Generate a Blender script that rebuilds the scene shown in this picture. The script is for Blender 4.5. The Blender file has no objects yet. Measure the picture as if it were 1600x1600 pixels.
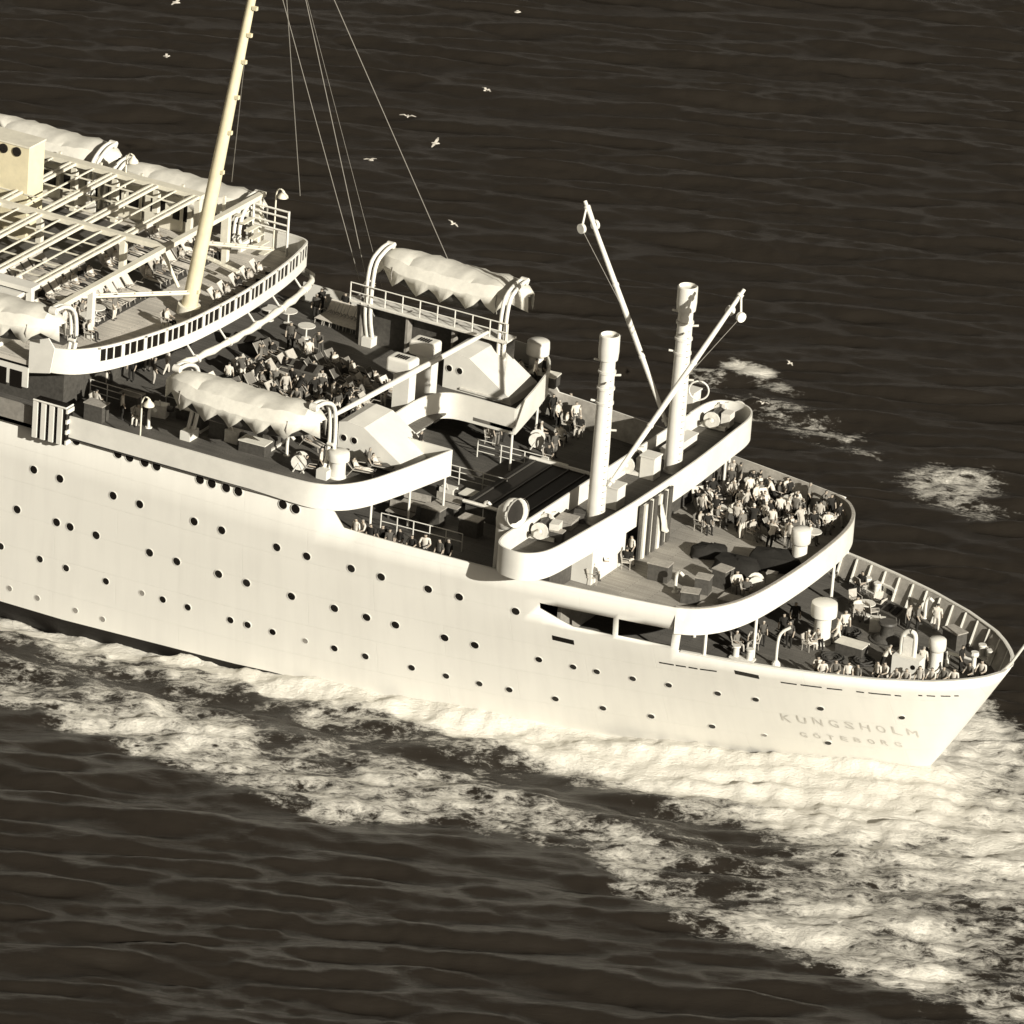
import bpy, bmesh, math, random
import numpy as np
from mathutils import Vector, Matrix, Euler
random.seed(7); RNG = np.random.default_rng(7)
S = bpy.context.scene
R = math.radians

# ------------------------------------------------------------------ camera
# ship axes: +X towards the stern, +Y across to the far (starboard) side, Z up, z=0 the waterline
AZ, EL, ROLL, FPX, SC = R(27.3), R(23.2), R(4.3), 12000.0, 30.0
right = np.array([math.cos(AZ), math.sin(AZ), 0.0]); fh = np.array([-math.sin(AZ), math.cos(AZ), 0.0])
FW = fh * math.cos(EL) + np.array([0, 0, -math.sin(EL)]); up0 = fh * math.sin(EL) + np.array([0, 0, math.cos(EL)])
RT = right * math.cos(ROLL) + up0 * math.sin(ROLL); UP = -right * math.sin(ROLL) + up0 * math.cos(ROLL)
DIST = FPX / SC
CP = np.array([0, 0, 12.2]) - FW * DIST - RT * ((758 - 800) / FPX * DIST) - UP * (-(671 - 800) / FPX * DIST)
cam = bpy.data.cameras.new('camera'); cam.lens = 36 * FPX / 1600; cam.sensor_width = 36; cam.clip_end = 20000; cam.clip_start = 1
co = bpy.data.objects.new('camera', cam); S.collection.objects.link(co)
co.matrix_world = Matrix(((RT[0], UP[0], -FW[0], CP[0]), (RT[1], UP[1], -FW[1], CP[1]), (RT[2], UP[2], -FW[2], CP[2]), (0, 0, 0, 1)))
S.camera = co
# ------------------------------------------------------------------ light
SUN = Vector((1.0, -0.50, 0.46)).normalized()
w = bpy.data.worlds.new('World'); S.world = w; w.use_nodes = True
nt = w.node_tree; nt.nodes.clear()
sky = nt.nodes.new('ShaderNodeTexSky'); sky.sky_type = 'NISHITA'; sky.sun_disc = False
sky.sun_elevation = math.asin(SUN.z); sky.sun_rotation = math.atan2(SUN.x, SUN.y)
bw = nt.nodes.new('ShaderNodeRGBToBW'); tint = nt.nodes.new('ShaderNodeMix'); tint.data_type = 'RGBA'; tint.blend_type = 'MULTIPLY'
tint.inputs[0].default_value = 1; tint.inputs[7].default_value = (1.0, 0.885, 0.73, 1)
bg = nt.nodes.new('ShaderNodeBackground'); bg.inputs[1].default_value = 0.05
out = nt.nodes.new('ShaderNodeOutputWorld')
nt.links.new(sky.outputs[0], bw.inputs[0]); nt.links.new(bw.outputs[0], tint.inputs[6]); nt.links.new(tint.outputs[2], bg.inputs[0]); nt.links.new(bg.outputs[0], out.inputs[0])
sl = bpy.data.lights.new('sun', 'SUN'); sl.energy = 5.0; sl.angle = R(0.5); sl.color = (1.0, 0.965, 0.89)
so = bpy.data.objects.new('sun', sl); S.collection.objects.link(so); so.rotation_euler = SUN.to_track_quat('Z', 'Y').to_euler()
S.view_settings.view_transform = 'Standard'; S.view_settings.look = 'None'; S.view_settings.gamma = 1; S.view_settings.exposure = 0.27
S.view_settings.use_curve_mapping = False
S.render.filter_size = 2.0
S.cycles.max_bounces = 5; S.cycles.diffuse_bounces = 1; S.cycles.glossy_bounces = 2; S.cycles.use_denoising = True

# ------------------------------------------------------------------ helpers
def W(u, v, x=None, y=None, z=None):
    """the point of the line of sight through photo pixel (u,v) that lies in a given plane of the ship"""
    d = FW + RT * ((u - 800) / FPX) - UP * ((v - 800) / FPX)
    for i, c in enumerate((x, y, z)):
        if c is not None: t = (c - CP[i]) / d[i]
    return Vector(CP + d * t)
def PX(p):
    d = np.array(p) - CP; q = d @ FW
    return 800 + FPX * (d @ RT) / q, 800 - FPX * (d @ UP) / q

def mat(name, col, rough=0.6, noise=0.0, nscale=3.0, bump=0.0, bscale=20.0, spec=0.3, metal=0.0, stretch=None, alpha_trans=0.0):
    m = bpy.data.materials.new(name); m.use_nodes = True; t = m.node_tree; p = t.nodes['Principled BSDF']
    p.inputs['Base Color'].default_value = (*col, 1); p.inputs['Roughness'].default_value = rough
    p.inputs['Specular IOR Level'].default_value = spec; p.inputs['Metallic'].default_value = metal
    if noise or bump:
        tc = t.nodes.new('ShaderNodeTexCoord'); mp = t.nodes.new('ShaderNodeMapping'); t.links.new(tc.outputs['Object'], mp.inputs[0])
        if stretch: mp.inputs['Scale'].default_value = stretch
    if noise:
        n = t.nodes.new('ShaderNodeTexNoise'); n.inputs['Scale'].default_value = nscale; n.inputs['Detail'].default_value = 6; n.inputs['Roughness'].default_value = 0.65
        t.links.new(mp.outputs[0], n.inputs[0])
        r = t.nodes.new('ShaderNodeValToRGB'); r.color_ramp.elements[0].position = 0.3; r.color_ramp.elements[1].position = 0.7
        r.color_ramp.elements[0].color = (*[c * (1 - noise) for c in col], 1); r.color_ramp.elements[1].color = (*[min(1, c * (1 + noise * 0.5)) for c in col], 1)
        t.links.new(n.outputs[0], r.inputs[0]); t.links.new(r.outputs[0], p.inputs['Base Color'])
    if bump:
        n2 = t.nodes.new('ShaderNodeTexNoise'); n2.inputs['Scale'].default_value = bscale; n2.inputs['Detail'].default_value = 4
        t.links.new(mp.outputs[0], n2.inputs[0]); b = t.nodes.new('ShaderNodeBump'); b.inputs['Strength'].default_value = bump; b.inputs['Distance'].default_value = 0.03
        t.links.new(n2.outputs[0], b.inputs['Height']); t.links.new(b.outputs[0], p.inputs['Normal'])
    return m
def sep(v, warm=1.0):  # a grey of the sepia print
    return (v, v * 0.925, v * 0.79)
M = {}
M['white'] = mat('white_paint', (0.80, 0.77, 0.68), 0.5, 0.10, 0.7, 0.08, 6)
M['gearwhite'] = mat('gear_white_paint', (0.78, 0.745, 0.655), 0.45, 0.18, 4, 0.15, 15)
M['buff'] = mat('buff_paint', (0.82, 0.73, 0.49), 0.5, 0.12, 1.5, 0.1, 8)
M['cream'] = mat('cream_paint', (0.82, 0.77, 0.62), 0.5, 0.14, 1.5, 0.1, 8)
M['canvas'] = mat('canvas', (0.78, 0.745, 0.64), 0.9, 0.14, 1.8, 0.3, 3.5, 0.1)
M['dark'] = mat('dark_glass', (0.012, 0.010, 0.008), 0.25, spec=0.4)
M['black'] = mat('dark_paint', (0.02, 0.017, 0.013), 0.6, 0.3, 4)
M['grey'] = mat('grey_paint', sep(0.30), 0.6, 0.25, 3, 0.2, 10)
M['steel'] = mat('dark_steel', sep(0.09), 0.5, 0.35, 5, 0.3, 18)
M['wire'] = mat('wire_rope', sep(0.30), 0.6)
M['wood'] = mat('dark_wood', sep(0.10), 0.55, 0.3, 6)
M['lightwood'] = mat('light_wood', sep(0.42), 0.6, 0.3, 6)
M['letter'] = mat('worn_letter_paint', (0.64, 0.605, 0.52), 0.6, 0.22, 2.0)
M['rubber'] = mat('dark_grey', sep(0.05), 0.7)
for k, v in dict(cloth_white=0.72, cloth_pale=0.5, cloth_grey=0.2, cloth_mid=0.10, cloth_dark=0.03).items():
    M[k] = mat(k, sep(v), 0.9, 0.2, 8, spec=0.1)
M['skin'] = mat('skin', (0.42, 0.35, 0.27), 0.6, spec=0.3)
M['hair'] = mat('hair', sep(0.035), 0.7)
M['hairpale'] = mat('grey_hair', sep(0.30), 0.7)

def deckmat(name, base, sc=1.0):
    m = mat(name, base, 0.75, 0.0); t = m.node_tree; p = t.nodes['Principled BSDF']
    tc = t.nodes.new('ShaderNodeTexCoord'); mp = t.nodes.new('ShaderNodeMapping'); t.links.new(tc.outputs['Object'], mp.inputs[0])
    br = t.nodes.new('ShaderNodeTexBrick'); br.inputs['Scale'].default_value = 1.0; br.inputs['Brick Width'].default_value = 3.0; br.inputs['Row Height'].default_value = 0.13
    br.inputs['Mortar Size'].default_value = 0.012; br.inputs['Color1'].default_value = (*[c * 0.86 for c in base], 1); br.inputs['Color2'].default_value = (*[min(1, c * 1.1) for c in base], 1)
    br.inputs['Mortar'].default_value = (*[c * 0.35 for c in base], 1); t.links.new(mp.outputs[0], br.inputs[0])
    n = t.nodes.new('ShaderNodeTexNoise'); n.inputs['Scale'].default_value = 0.6; n.inputs['Detail'].default_value = 8; t.links.new(mp.outputs[0], n.inputs[0])
    r = t.nodes.new('ShaderNodeValToRGB'); r.color_ramp.elements[0].position = 0.35; r.color_ramp.elements[1].position = 0.62; r.color_ramp.elements[0].color = (0.5, 0.5, 0.5, 1)
    t.links.new(n.outputs[0], r.inputs[0]); mx = t.nodes.new('ShaderNodeMix'); mx.data_type = 'RGBA'; mx.blend_type = 'MULTIPLY'; mx.inputs[0].default_value = 0.45
    t.links.new(br.outputs[0], mx.inputs[6]); t.links.new(r.outputs[0], mx.inputs[7]); t.links.new(mx.outputs[2], p.inputs['Base Color'])
    return m
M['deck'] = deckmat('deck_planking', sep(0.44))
M['deckmid'] = deckmat('worn_deck_planking', sep(0.15))  # boat deck planks toned down; the dark colour paints in deep deck shade
M['deckwell'] = deckmat('stained_well_planking', sep(0.13))  # planking darkened so its colour holds the shadow lying in the well
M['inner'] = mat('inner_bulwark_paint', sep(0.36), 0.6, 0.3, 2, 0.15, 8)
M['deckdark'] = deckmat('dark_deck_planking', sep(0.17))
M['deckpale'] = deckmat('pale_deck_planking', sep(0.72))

COL = S.collection
class MB:
    def __init__(s): s.v = []; s.f = []
    def add(s, vs, fs):
        o = len(s.v); s.v += [tuple(map(float, p)) for p in vs]; s.f += [tuple(i + o for i in f) for f in fs]; return s
    def box(s, c, d, rz=0.0, rot=None):
        hx, hy, hz = d[0] / 2, d[1] / 2, d[2] / 2
        m = rot if rot is not None else Matrix.Rotation(rz, 3, 'Z')
        pts = [Vector(c) + m @ Vector((sx * hx, sy * hy, sz * hz)) for sz in (-1, 1) for sx, sy in ((-1, -1), (1, -1), (1, 1), (-1, 1))]
        return s.add(pts, [(3, 2, 1, 0), (4, 5, 6, 7), (0, 1, 5, 4), (1, 2, 6, 5), (2, 3, 7, 6), (3, 0, 4, 7)])
    def tube(s, pts, r, n=6, caps=True):
        pts = [Vector(p) for p in pts]; k = len(pts); rs = r if isinstance(r, (list, tuple)) else [r] * k
        vs = []; ref = None
        for i, p in enumerate(pts):
            d = (pts[min(i + 1, k - 1)] - pts[max(i - 1, 0)]).normalized()
            if ref is None: ref = Vector((0, 0, 1)) if abs(d.z) < 0.9 else Vector((1, 0, 0))
            a = d.cross(ref).normalized(); b = d.cross(a).normalized(); ref = -(d.cross(a).cross(d)).normalized() if False else ref
            for j in range(n):
                t = 2 * math.pi * j / n; vs.append(p + (a * math.cos(t) + b * math.sin(t)) * rs[i])
        fs = [(i * n + j, i * n + (j + 1) % n, (i + 1) * n + (j + 1) % n, (i + 1) * n + j) for i in range(k - 1) for j in range(n)]
        if caps: fs += [tuple(reversed(range(n))), tuple(range((k - 1) * n, k * n))]
        return s.add(vs, fs)
    def lathe(s, prof, c=(0, 0, 0), n=14):
        c = Vector(c); k = len(prof); vs = [c + Vector((r * math.cos(2 * math.pi * j / n), r * math.sin(2 * math.pi * j / n), z)) for r, z in prof for j in range(n)]
        fs = [(i * n + j, i * n + (j + 1) % n, (i + 1) * n + (j + 1) % n, (i + 1) * n + j) for i in range(k - 1) for j in range(n)]
        fs += [tuple(reversed(range(n))), tuple(range((k - 1) * n, k * n))]
        return s.add(vs, fs)
    def prism(s, poly, z0, z1):
        n = len(poly); z1f = z1 if callable(z1) else (lambda p: z1)
        vs = [(p[0], p[1], z0) for p in poly] + [(p[0], p[1], z1f(p)) for p in poly]
        return s.add(vs, [tuple(reversed(range(n))), tuple(range(n, 2 * n))] + [(i, (i + 1) % n, n + (i + 1) % n, n + i) for i in range(n)])
    def wall(s, path, z0, z1, th, closed=False):
        """upright wall of thickness th to the right of the path; z0,z1 numbers or functions of the point"""
        P = [Vector((p[0], p[1])) for p in path]; n = len(P)
        f0 = z0 if callable(z0) else (lambda p: z0); f1 = z1 if callable(z1) else (lambda p: z1)
        Q = []
        for i in range(n):
            a = P[(i - 1) % n] if (closed or i > 0) else P[i]; b = P[(i + 1) % n] if (closed or i < n - 1) else P[i]
            d1 = (P[i] - a); d2 = (b - P[i])
            ns = [Vector((-d.y, d.x)).normalized() for d in (d1, d2) if d.length > 1e-6]
            nn = sum(ns, Vector((0, 0))).normalized(); k = max(0.5, nn.dot(ns[0])); Q.append(P[i] + nn * th / k)
        vs = []
        for p, q in zip(P, Q):
            vs += [(p.x, p.y, f0(p)), (p.x, p.y, f1(p)), (q.x, q.y, f1(p)), (q.x, q.y, f0(p))]
        fs = []
        for i in range(n if closed else n - 1):
            a, b = 4 * i, 4 * ((i + 1) % n)
            for k in range(4): fs.append((a + k, a + (k + 1) % 4, b + (k + 1) % 4, b + k))
        if not closed: fs += [(3, 2, 1, 0), (4 * n - 4, 4 * n - 3, 4 * n - 2, 4 * n - 1)]
        return s.add(vs, fs)
    def mesh(s, name, m, smooth=None):
        me = bpy.data.meshes.new(name); me.from_pydata(s.v, [], s.f); me.materials.append(m)
        bm = bmesh.new(); bm.from_mesh(me); bmesh.ops.recalc_face_normals(bm, faces=bm.faces); bm.to_mesh(me); bm.free()
        if smooth is not None: 
            me.shade_smooth() if smooth >= 180 else me.set_sharp_from_angle(angle=R(smooth))
        return me
    def build(s, name, m, parent=None, smooth=None, loc=None):
        return link(name, s.mesh(name, m, smooth), parent, loc)
def link(name, me, parent=None, loc=None):
    o = bpy.data.objects.new(name, me); COL.objects.link(o)
    if parent is not None: o.parent = parent
    if loc is not None: o.location = loc
    return o
def empty(name, label, cat, loc=(0, 0, 0), rz=0, group=None):
    o = bpy.data.objects.new(name, None); COL.objects.link(o); o.location = loc; o.rotation_euler = (0, 0, rz); o.empty_display_size = 0.3
    return tag(o, label, cat, group)
def tag(o, label=None, cat=None, group=None, kind=None):
    if label: o['label'] = label
    if cat: o['category'] = cat
    if group: o['group'] = group
    if kind: o['kind'] = kind
    return o
def copy_tree(o, parent=None):
    c = o.copy(); COL.objects.link(c); c.parent = parent
    for ch in list(o.children): copy_tree(ch, c)
    return c
def smoothpath(pts, n=6):
    """Catmull-Rom through the points"""
    P = [Vector(p) for p in pts]; out = []
    for i in range(len(P) - 1):
        p0 = P[max(i - 1, 0)]; p1 = P[i]; p2 = P[i + 1]; p3 = P[min(i + 2, len(P) - 1)]
        for k in range(n):
            t = k / n; out.append(0.5 * ((2 * p1) + (p2 - p0) * t + (2 * p0 - 5 * p1 + 4 * p2 - p3) * t * t + (3 * p1 - p0 - 3 * p2 + p3) * t ** 3))
    return out + [P[-1]]
def vnoise(x, y, seed=0):
    """value noise on numpy arrays"""
    xi = np.floor(x).astype(np.int64); yi = np.floor(y).astype(np.int64); xf = x - xi; yf = y - yi
    def h(a, b):
        n = (a * 374761393 + b * 668265263 + seed * 1442695041) & 0xffffffff
        n = ((n ^ (n >> 13)) * 1274126177) & 0xffffffff
        return ((n ^ (n >> 16)) & 0xffff) / 65535.0
    u = xf * xf * (3 - 2 * xf); v = yf * yf * (3 - 2 * yf)
    return (h(xi, yi) * (1 - u) + h(xi + 1, yi) * u) * (1 - v) + (h(xi, yi + 1) * (1 - u) + h(xi + 1, yi + 1) * u) * v
def fbm(x, y, o=5, seed=0):
    a = 0; s = 0.5; t = 0
    for k in range(o):
        a = a + s * vnoise(x * 2 ** k + 13.7 * k, y * 2 ** k + 7.1 * k, seed + k); t += s; s *= 0.55
    return a / t

# ------------------------------------------------------------------ hull form
ZA, TA = 5.95, 7.1      # stern deck, top of its bulwark
ZB, TB = 8.6, 9.75      # next tier
ZC, TC = 10.8, 11.9     # derrick platform
ZD, TD = 11.1, 12.2     # boat deck
ZE, TE = 14.1, 15.2     # sun deck with the windowed screen
ZF = 16.9               # overhead beams
XO = 9.0
def interp(x, xs, ys): return float(np.interp(x, xs, ys))
def hbB(x): return interp(x, [-70, -5, 0, 4, 7, 11, 14.5, 16.5, 20], [11.75, 11.72, 11.5, 11.15, 10.8, 10.15, 9.5, 9.05, 8.2])
AX = [-70, -10, -5, 0, 7, 11, 14.5, 16.5, 19, 21, 23.4, 26.1, 28.3, 29.2, 29.9, 30.4, 30.75, 30.9]; AY = [11.75, 11.7, 11.5, 11.1, 10.2, 9.5, 8.85, 8.4, 7.85, 7.3, 6.5, 5.3, 3.95, 3.1, 2.3, 1.55, 0.8, 0.0]
def hbA(x): return interp(x, AX, AY)
def hbW(x): return interp(x, [-70, -18, -7.5, 0, 7, 14, 20, 24, 26, 26.6], [11.7, 11.6, 10.7, 9.4, 7.6, 5.2, 2.9, 1.25, 0.4, 0.0])
def xend(z): 
    t = max(0, min(1.4, z / TA)); return 26.6 + 4.3 * t ** 0.92 if z > 0 else 26.6 + z * 0.5
def xmap(xn, z): return xn if xn < XO else XO + (xn - XO) * (xend(z) - XO) / (30.9 - XO)
def xinv(x, z): return x if x < XO else XO + (x - XO) * (30.9 - XO) / (xend(z) - XO)
def hb(xn, z):
    """half breadth at nominal station xn"""
    a = hbA(xn); wl = hbW(XO + (xn - XO) * (26.6 - XO) / (30.9 - XO) if xn > XO else xn)
    if z <= 0: return wl * (1 + 0.06 * z)
    if z <= TA: return wl + (a - wl) * (z / TA) ** 0.85
    return a + (hbB(xn) - a) * min(1, (z - TA) / (TB - TA))
def hbx(x, z): return hb(xinv(x, z), z)
def on_hull(u, v, d=0.0):
    y = -10.0
    for _ in range(25):
        p = W(u, v, y=y - d); y = -hbx(p.x, p.z)
    return p
def hull_n(x, z):
    e = 0.1; dydx = -(hbx(x + e, z) - hbx(x - e, z)) / (2 * e); dydz = -(hbx(x, z + e) - hbx(x, z - e)) / (2 * e)
    return Vector((dydx, -1, dydz)).normalized() if False else Vector((1, dydx, 0)).cross(Vector((0, dydz, 1))).normalized()

# ------------------------------------------------------------------ sea
def axis(lo, hi, step, far):
    a = list(np.arange(lo, hi + 1e-6, step)); s = step; x = lo; L_ = []
    while x > -far: s *= 1.35; x -= s; L_.append(x)
    s = step; x = hi; H_ = []
    while x < far: s *= 1.35; x += s; H_.append(x)
    return np.array(L_[::-1] + a + H_)
# the sheet's rows follow the wind sea's crests; it runs to the horizon
CA = R(27.0); cdir = np.array([math.cos(CA), math.sin(CA)]); wdir = np.array([-math.sin(CA), math.cos(CA)])
ua = axis(-36, 42, 0.17, 9000); va = axis(-66, 112, 0.2, 9000)
UU, VV = np.meshgrid(ua, va); SX = UU * cdir[0] + VV * wdir[0]; SY = UU * cdir[1] + VV * wdir[1]
near = np.clip(1.6 - np.hypot(UU / 300, VV / 300), 0, 1)
H = np.zeros_like(SX)
for i in range(64):
    lam = 0.95 * (7.0 / 0.95) ** RNG.random(); a0 = (0.0118 if 1.3 < lam < 3.8 else 0.008) * lam ** 0.85 * (0.6 + 0.8 * RNG.random())
    th = CA + math.pi / 2 + RNG.normal() * 0.19; k = 2 * math.pi / lam; ph = RNG.random() * 6.28
    arg = k * (SX * math.cos(th) + SY * math.sin(th)) + ph + 1.2 * (fbm(SX / 17 + 5, SY / 17, 2, i) - .5) * 4
    s_ = np.sin(arg); H += a0 * (1 - 2 * np.abs(np.sin(arg / 2)) ** (1.7 if lam > 2.5 else 2.0) if lam < 5 else s_ * 0.9)
H += (fbm(UU / 1.5, VV / 0.62, 3, 200) - .5) * 0.13 * (0.4 + 1.2 * fbm(SX / 11, SY / 11, 2, 210))
H += (fbm(UU / 0.8 + VV / 3, VV / 0.55, 2, 220) - .5) * 0.11 * (0.4 + 1.2 * fbm(SX / 11, SY / 11, 2, 210))
H *= 0.62 + 0.72 * fbm(UU / 26 + 3, VV / 14, 3, 230)
H *= near
hbw = np.vectorize(hbW)(np.clip(SX, -70, 26.6))
sgn_ = np.where(SY < 0, 1.0, 1.0)
dist = np.where(SX < 26.6, np.abs(SY) - hbw, np.hypot(SX - 26.6, SY))
def ip(x, xs, ys): return np.interp(x, xs, ys)
def sstep(a, b_, x): t_ = np.clip((x - a) / (b_ - a), 0, 1); return t_ * t_ * (3 - 2 * t_)
wob = fbm(SX / 6, SY / 6, 4, 50) - 0.5; wob2 = fbm(SX / 2.2 + 9, SY / 2.2, 4, 60) - 0.5
nearside = SY < hbw * 0 + 1.0
# solid foam hugging the hull, widening astern
wd = ip(SX, [-60, -22, -10, 0, 8, 16, 24, 32, 60], [0.8, 1.0, 1.3, 2.0, 3.2, 5.6, 8.6, 10, 10])
e1 = (1.0 - sstep(wd * 0.7, wd * 1.25 + 0.3, dist + wob * (1.6 + wd * 0.5))) * (1 - sstep(27, 34, SX))
# outer broken band
yo = -ip(SX, [-60, -14, -5, 5, 10, 16.6, 22, 28, 37, 45, 80], [21, 23.2, 23.6, 24.0, 20.5, 19.5, 22.8, 24, 24.5, 24, 24])
din = SY - (yo + wob * 4.0)         # >0 inside
inner = np.abs(SY) - hbw - wd
amp = ip(SX, [-60, -18, 0, 10, 20, 40], [0.45, 0.48, 0.50, 0.45, 0.43, 0.47])
e2 = sstep(-0.4, 3.0, din) * amp + 0.12 * sstep(0, 1.5, din) * (1 - sstep(2.5, 7.0, din))
# dark lane between the two for the forward half
lane = np.exp(-((inner - ip(SX, [-20, 0, 15, 40], [2.2, 2.8, 2.6, 3])) / ip(SX, [-20, 0, 15, 40], [1.1, 1.5, 1.8, 2.5])) ** 2) * ip(SX, [-30, 5, 20, 45], [0.24, 0.26, 0.26, 0.2])
e2 = e2 - lane + (0.45 * wob2 + 0.7 * wob) * sstep(-1.0, 1.5, din)
e2 = e2 * sstep(0.3, 3.0, -SY)
# stern wake behind the counter and its far half
ew = (1 + 0.5 * wob + 0.4 * wob2) * sstep(20.0, 27.0, SX) * (1 - sstep(7.5, 11.5, SY + wob * 4)) * sstep(yo - 1, yo + 3, SY) * ip(SY, [-24, -17, -12, -9, -4, 1, 5, 10], [0.36, 0.42, 0.47, 0.66, 0.92, 0.68, 0.46, 0.40])
e3 = np.where(SY > 0, (1 - sstep(1.0, 4.0, dist + wob * 3)) * 0.6, 0)
ep = np.zeros_like(SX)
for cx_, cy_, rx_, ry_, a_ in [(-5.6, 43.3, 1.9, 1.3, 1.0), (-7.4, 41.0, 1.8, 1.8, 0.42), (-3.2, 42.2, 1.6, 0.7, 0.42), (11.0, 35.6, 3.2, 3.6, 0.58), (14.0, 33.0, 2.6, 2.0, 0.40), (1.6, 37.8, 3.4, 2.2, 0.40), (4.6, 36.6, 2.2, 0.8, 0.36), (-2.0, 39.0, 2.6, 2.2, 0.36),
                                (-18.6, 33.5, 1.2, .8, .5), (-20.6, -34.0, .9, .6, 0.47), (-6, -41, .3, .3, .8), (-1.5, -45.7, .5, .5, .45), (12.0, -43.5, .5, .6, .4)]:
    ep = np.maximum(ep, a_ * np.exp(-(((SX - cx_) / rx_) ** 2 + ((SY - cy_) / ry_) ** 2) ** 1.5))
FOAM = np.clip(np.maximum.reduce([e1, e2, ew, e3, ep]), 0, 1)
turb = (fbm(SX / 1.0, SY / 1.0, 5, 80) - 0.5) * 1.2 + (fbm(SX / 4, SY / 4, 3, 90) - 0.5) * 0.9
H += turb * np.clip(FOAM * 1.4, 0, 1) * 0.44
# the ship's own wave along the near side: low at left, heaped towards the quarter
H += (1 - sstep(0.4, 4.5, dist)) * ip(SX, [-60, -30, -22, -14, -7, -2, 6, 20, 27, 32], [-0.2, -0.3, -0.5, -0.2, 0.5, 0.75, 0.65, 0.6, 0.6, 0.2])
crest = -np.exp(-((inner - 2.6 - wob * 3) / 1.5) ** 2) * 0.35 + np.exp(-((inner - 5.0 - wob * 4) / 1.4) ** 2) * 0.35
H += np.where(SY < 0, crest, 0) * sstep(-40, -20, SX) * (1 - sstep(20, 27, SX)) * near
H -= (np.abs(SY) < hbw - 0.6) * 2.0 * (SX < 26)
nv, nu = SX.shape
sme = bpy.data.meshes.new('sea')
co3 = np.stack([SX, SY, H], -1).reshape(-1, 3)
sme.vertices.add(nv * nu); sme.vertices.foreach_set('co', co3.ravel().astype(np.float32))
ii = np.arange(nv * nu).reshape(nv, nu); quads = np.stack([ii[:-1, :-1], ii[:-1, 1:], ii[1:, 1:], ii[1:, :-1]], -1).reshape(-1, 4)
sme.loops.add(quads.size); sme.loops.foreach_set('vertex_index', quads.ravel().astype(np.int32))
sme.polygons.add(len(quads)); sme.polygons.foreach_set('loop_start', np.arange(0, quads.size, 4, dtype=np.int32)); sme.polygons.foreach_set('loop_total', np.full(len(quads), 4, dtype=np.int32))
sme.update(); sme.shade_smooth()
at_ = sme.attributes.new('foam', 'FLOAT', 'POINT'); at_.data.foreach_set('value', FOAM.ravel().astype(np.float32))
ms = bpy.data.materials.new('sea_water'); ms.use_nodes = True; t = ms.node_tree; t.nodes.clear()
N = t.nodes.new; Lk = t.links.new
o_ = N('ShaderNodeOutputMaterial'); wat = N('ShaderNodeBsdfPrincipled'); wat.inputs['Base Color'].default_value = (0.022, 0.018, 0.0135, 1); wat.inputs['Roughness'].default_value = 0.18; wat.inputs['IOR'].default_value = 1.33
wat.inputs['Specular IOR Level'].default_value = 0.5
foam = N('ShaderNodeBsdfPrincipled'); foam.inputs['Base Color'].default_value = (0.76, 0.72, 0.62, 1); foam.inputs['Roughness'].default_value = 0.95; foam.inputs['Specular IOR Level'].default_value = 0.1
tc = N('ShaderNodeTexCoord'); mp = N('ShaderNodeMapping'); mp.inputs['Rotation'].default_value = (0, 0, -CA); Lk(tc.outputs['Object'], mp.inputs[0])
mp2 = N('ShaderNodeMapping'); mp2.inputs['Scale'].default_value = (0.62, 1.15, 1); Lk(mp.outputs[0], mp2.inputs[0])
na = N('ShaderNodeTexNoise'); na.inputs['Scale'].default_value = 1.15; na.inputs['Detail'].default_value = 11; na.inputs['Roughness'].default_value = 0.74; na.inputs['Distortion'].default_value = 0.25; Lk(mp2.outputs[0], na.inputs[0])
nb = N('ShaderNodeTexNoise'); nb.inputs['Scale'].default_value = 2.3; nb.inputs['Detail'].default_value = 8; nb.inputs['Roughness'].default_value = 0.6; nb.inputs['Distortion'].default_value = 0.5; Lk(mp2.outputs[0], nb.inputs[0])
def mth(op, a, b_=None, c_=None):
    m_ = N('ShaderNodeMath'); m_.operation = op
    for i, v in enumerate((a, b_, c_)):
        if v is None: continue
        if isinstance(v, (int, float)): m_.inputs[i].default_value = v
        else: Lk(v, m_.inputs[i])
    return m_.outputs[0]
ridge = mth('SUBTRACT', 1.0, mth('ABSOLUTE', mth('MULTIPLY_ADD', nb.outputs[0], 5.0, -2.5)))
nz = mth('ADD', mth('MULTIPLY_ADD', na.outputs[0], 2.6, -0.80), mth('MULTIPLY', mth('MAXIMUM', ridge, -0.8), 0.30))
fa = N('ShaderNodeAttribute'); fa.attribute_name = 'foam'
d_ = mth('SUBTRACT', mth('ADD', nz, mth('MULTIPLY', fa.outputs['Fac'], 1.35)), 1.22)
mr = N('ShaderNodeMapRange'); mr.interpolation_type = 'SMOOTHSTEP'; mr.inputs[1].default_value = -0.12; mr.inputs[2].default_value = 0.32; Lk(d_, mr.inputs[0])
mr2 = N('ShaderNodeMapRange'); mr2.interpolation_type = 'SMOOTHSTEP'; mr2.inputs[1].default_value = 0.12; mr2.inputs[2].default_value = 0.75; mr2.inputs[3].default_value = 0.5; Lk(d_, mr2.inputs[0])   # thin foam lets the dark water through
dense = N('ShaderNodeMapRange'); dense.inputs[1].default_value = 0.55; dense.inputs[2].default_value = 0.85; Lk(fa.outputs['Fac'], dense.inputs[0])
fac = mth('MULTIPLY', mth('MULTIPLY', mr.outputs[0], mth('MAXIMUM', mr2.outputs[0], dense.outputs[0])), mth('MINIMUM', mth('MULTIPLY', fa.outputs['Fac'], 5.0), 1.0))
nr = N('ShaderNodeTexNoise'); nr.inputs['Scale'].default_value = 2.6; nr.inputs['Detail'].default_value = 9; nr.inputs['Roughness'].default_value = 0.72; nr.inputs['Distortion'].default_value = 0.4; mp3 = N('ShaderNodeMapping'); mp3.inputs['Scale'].default_value = (0.55, 1.5, 1); Lk(mp.outputs[0], mp3.inputs[0]); Lk(mp3.outputs[0], nr.inputs[0])
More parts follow.
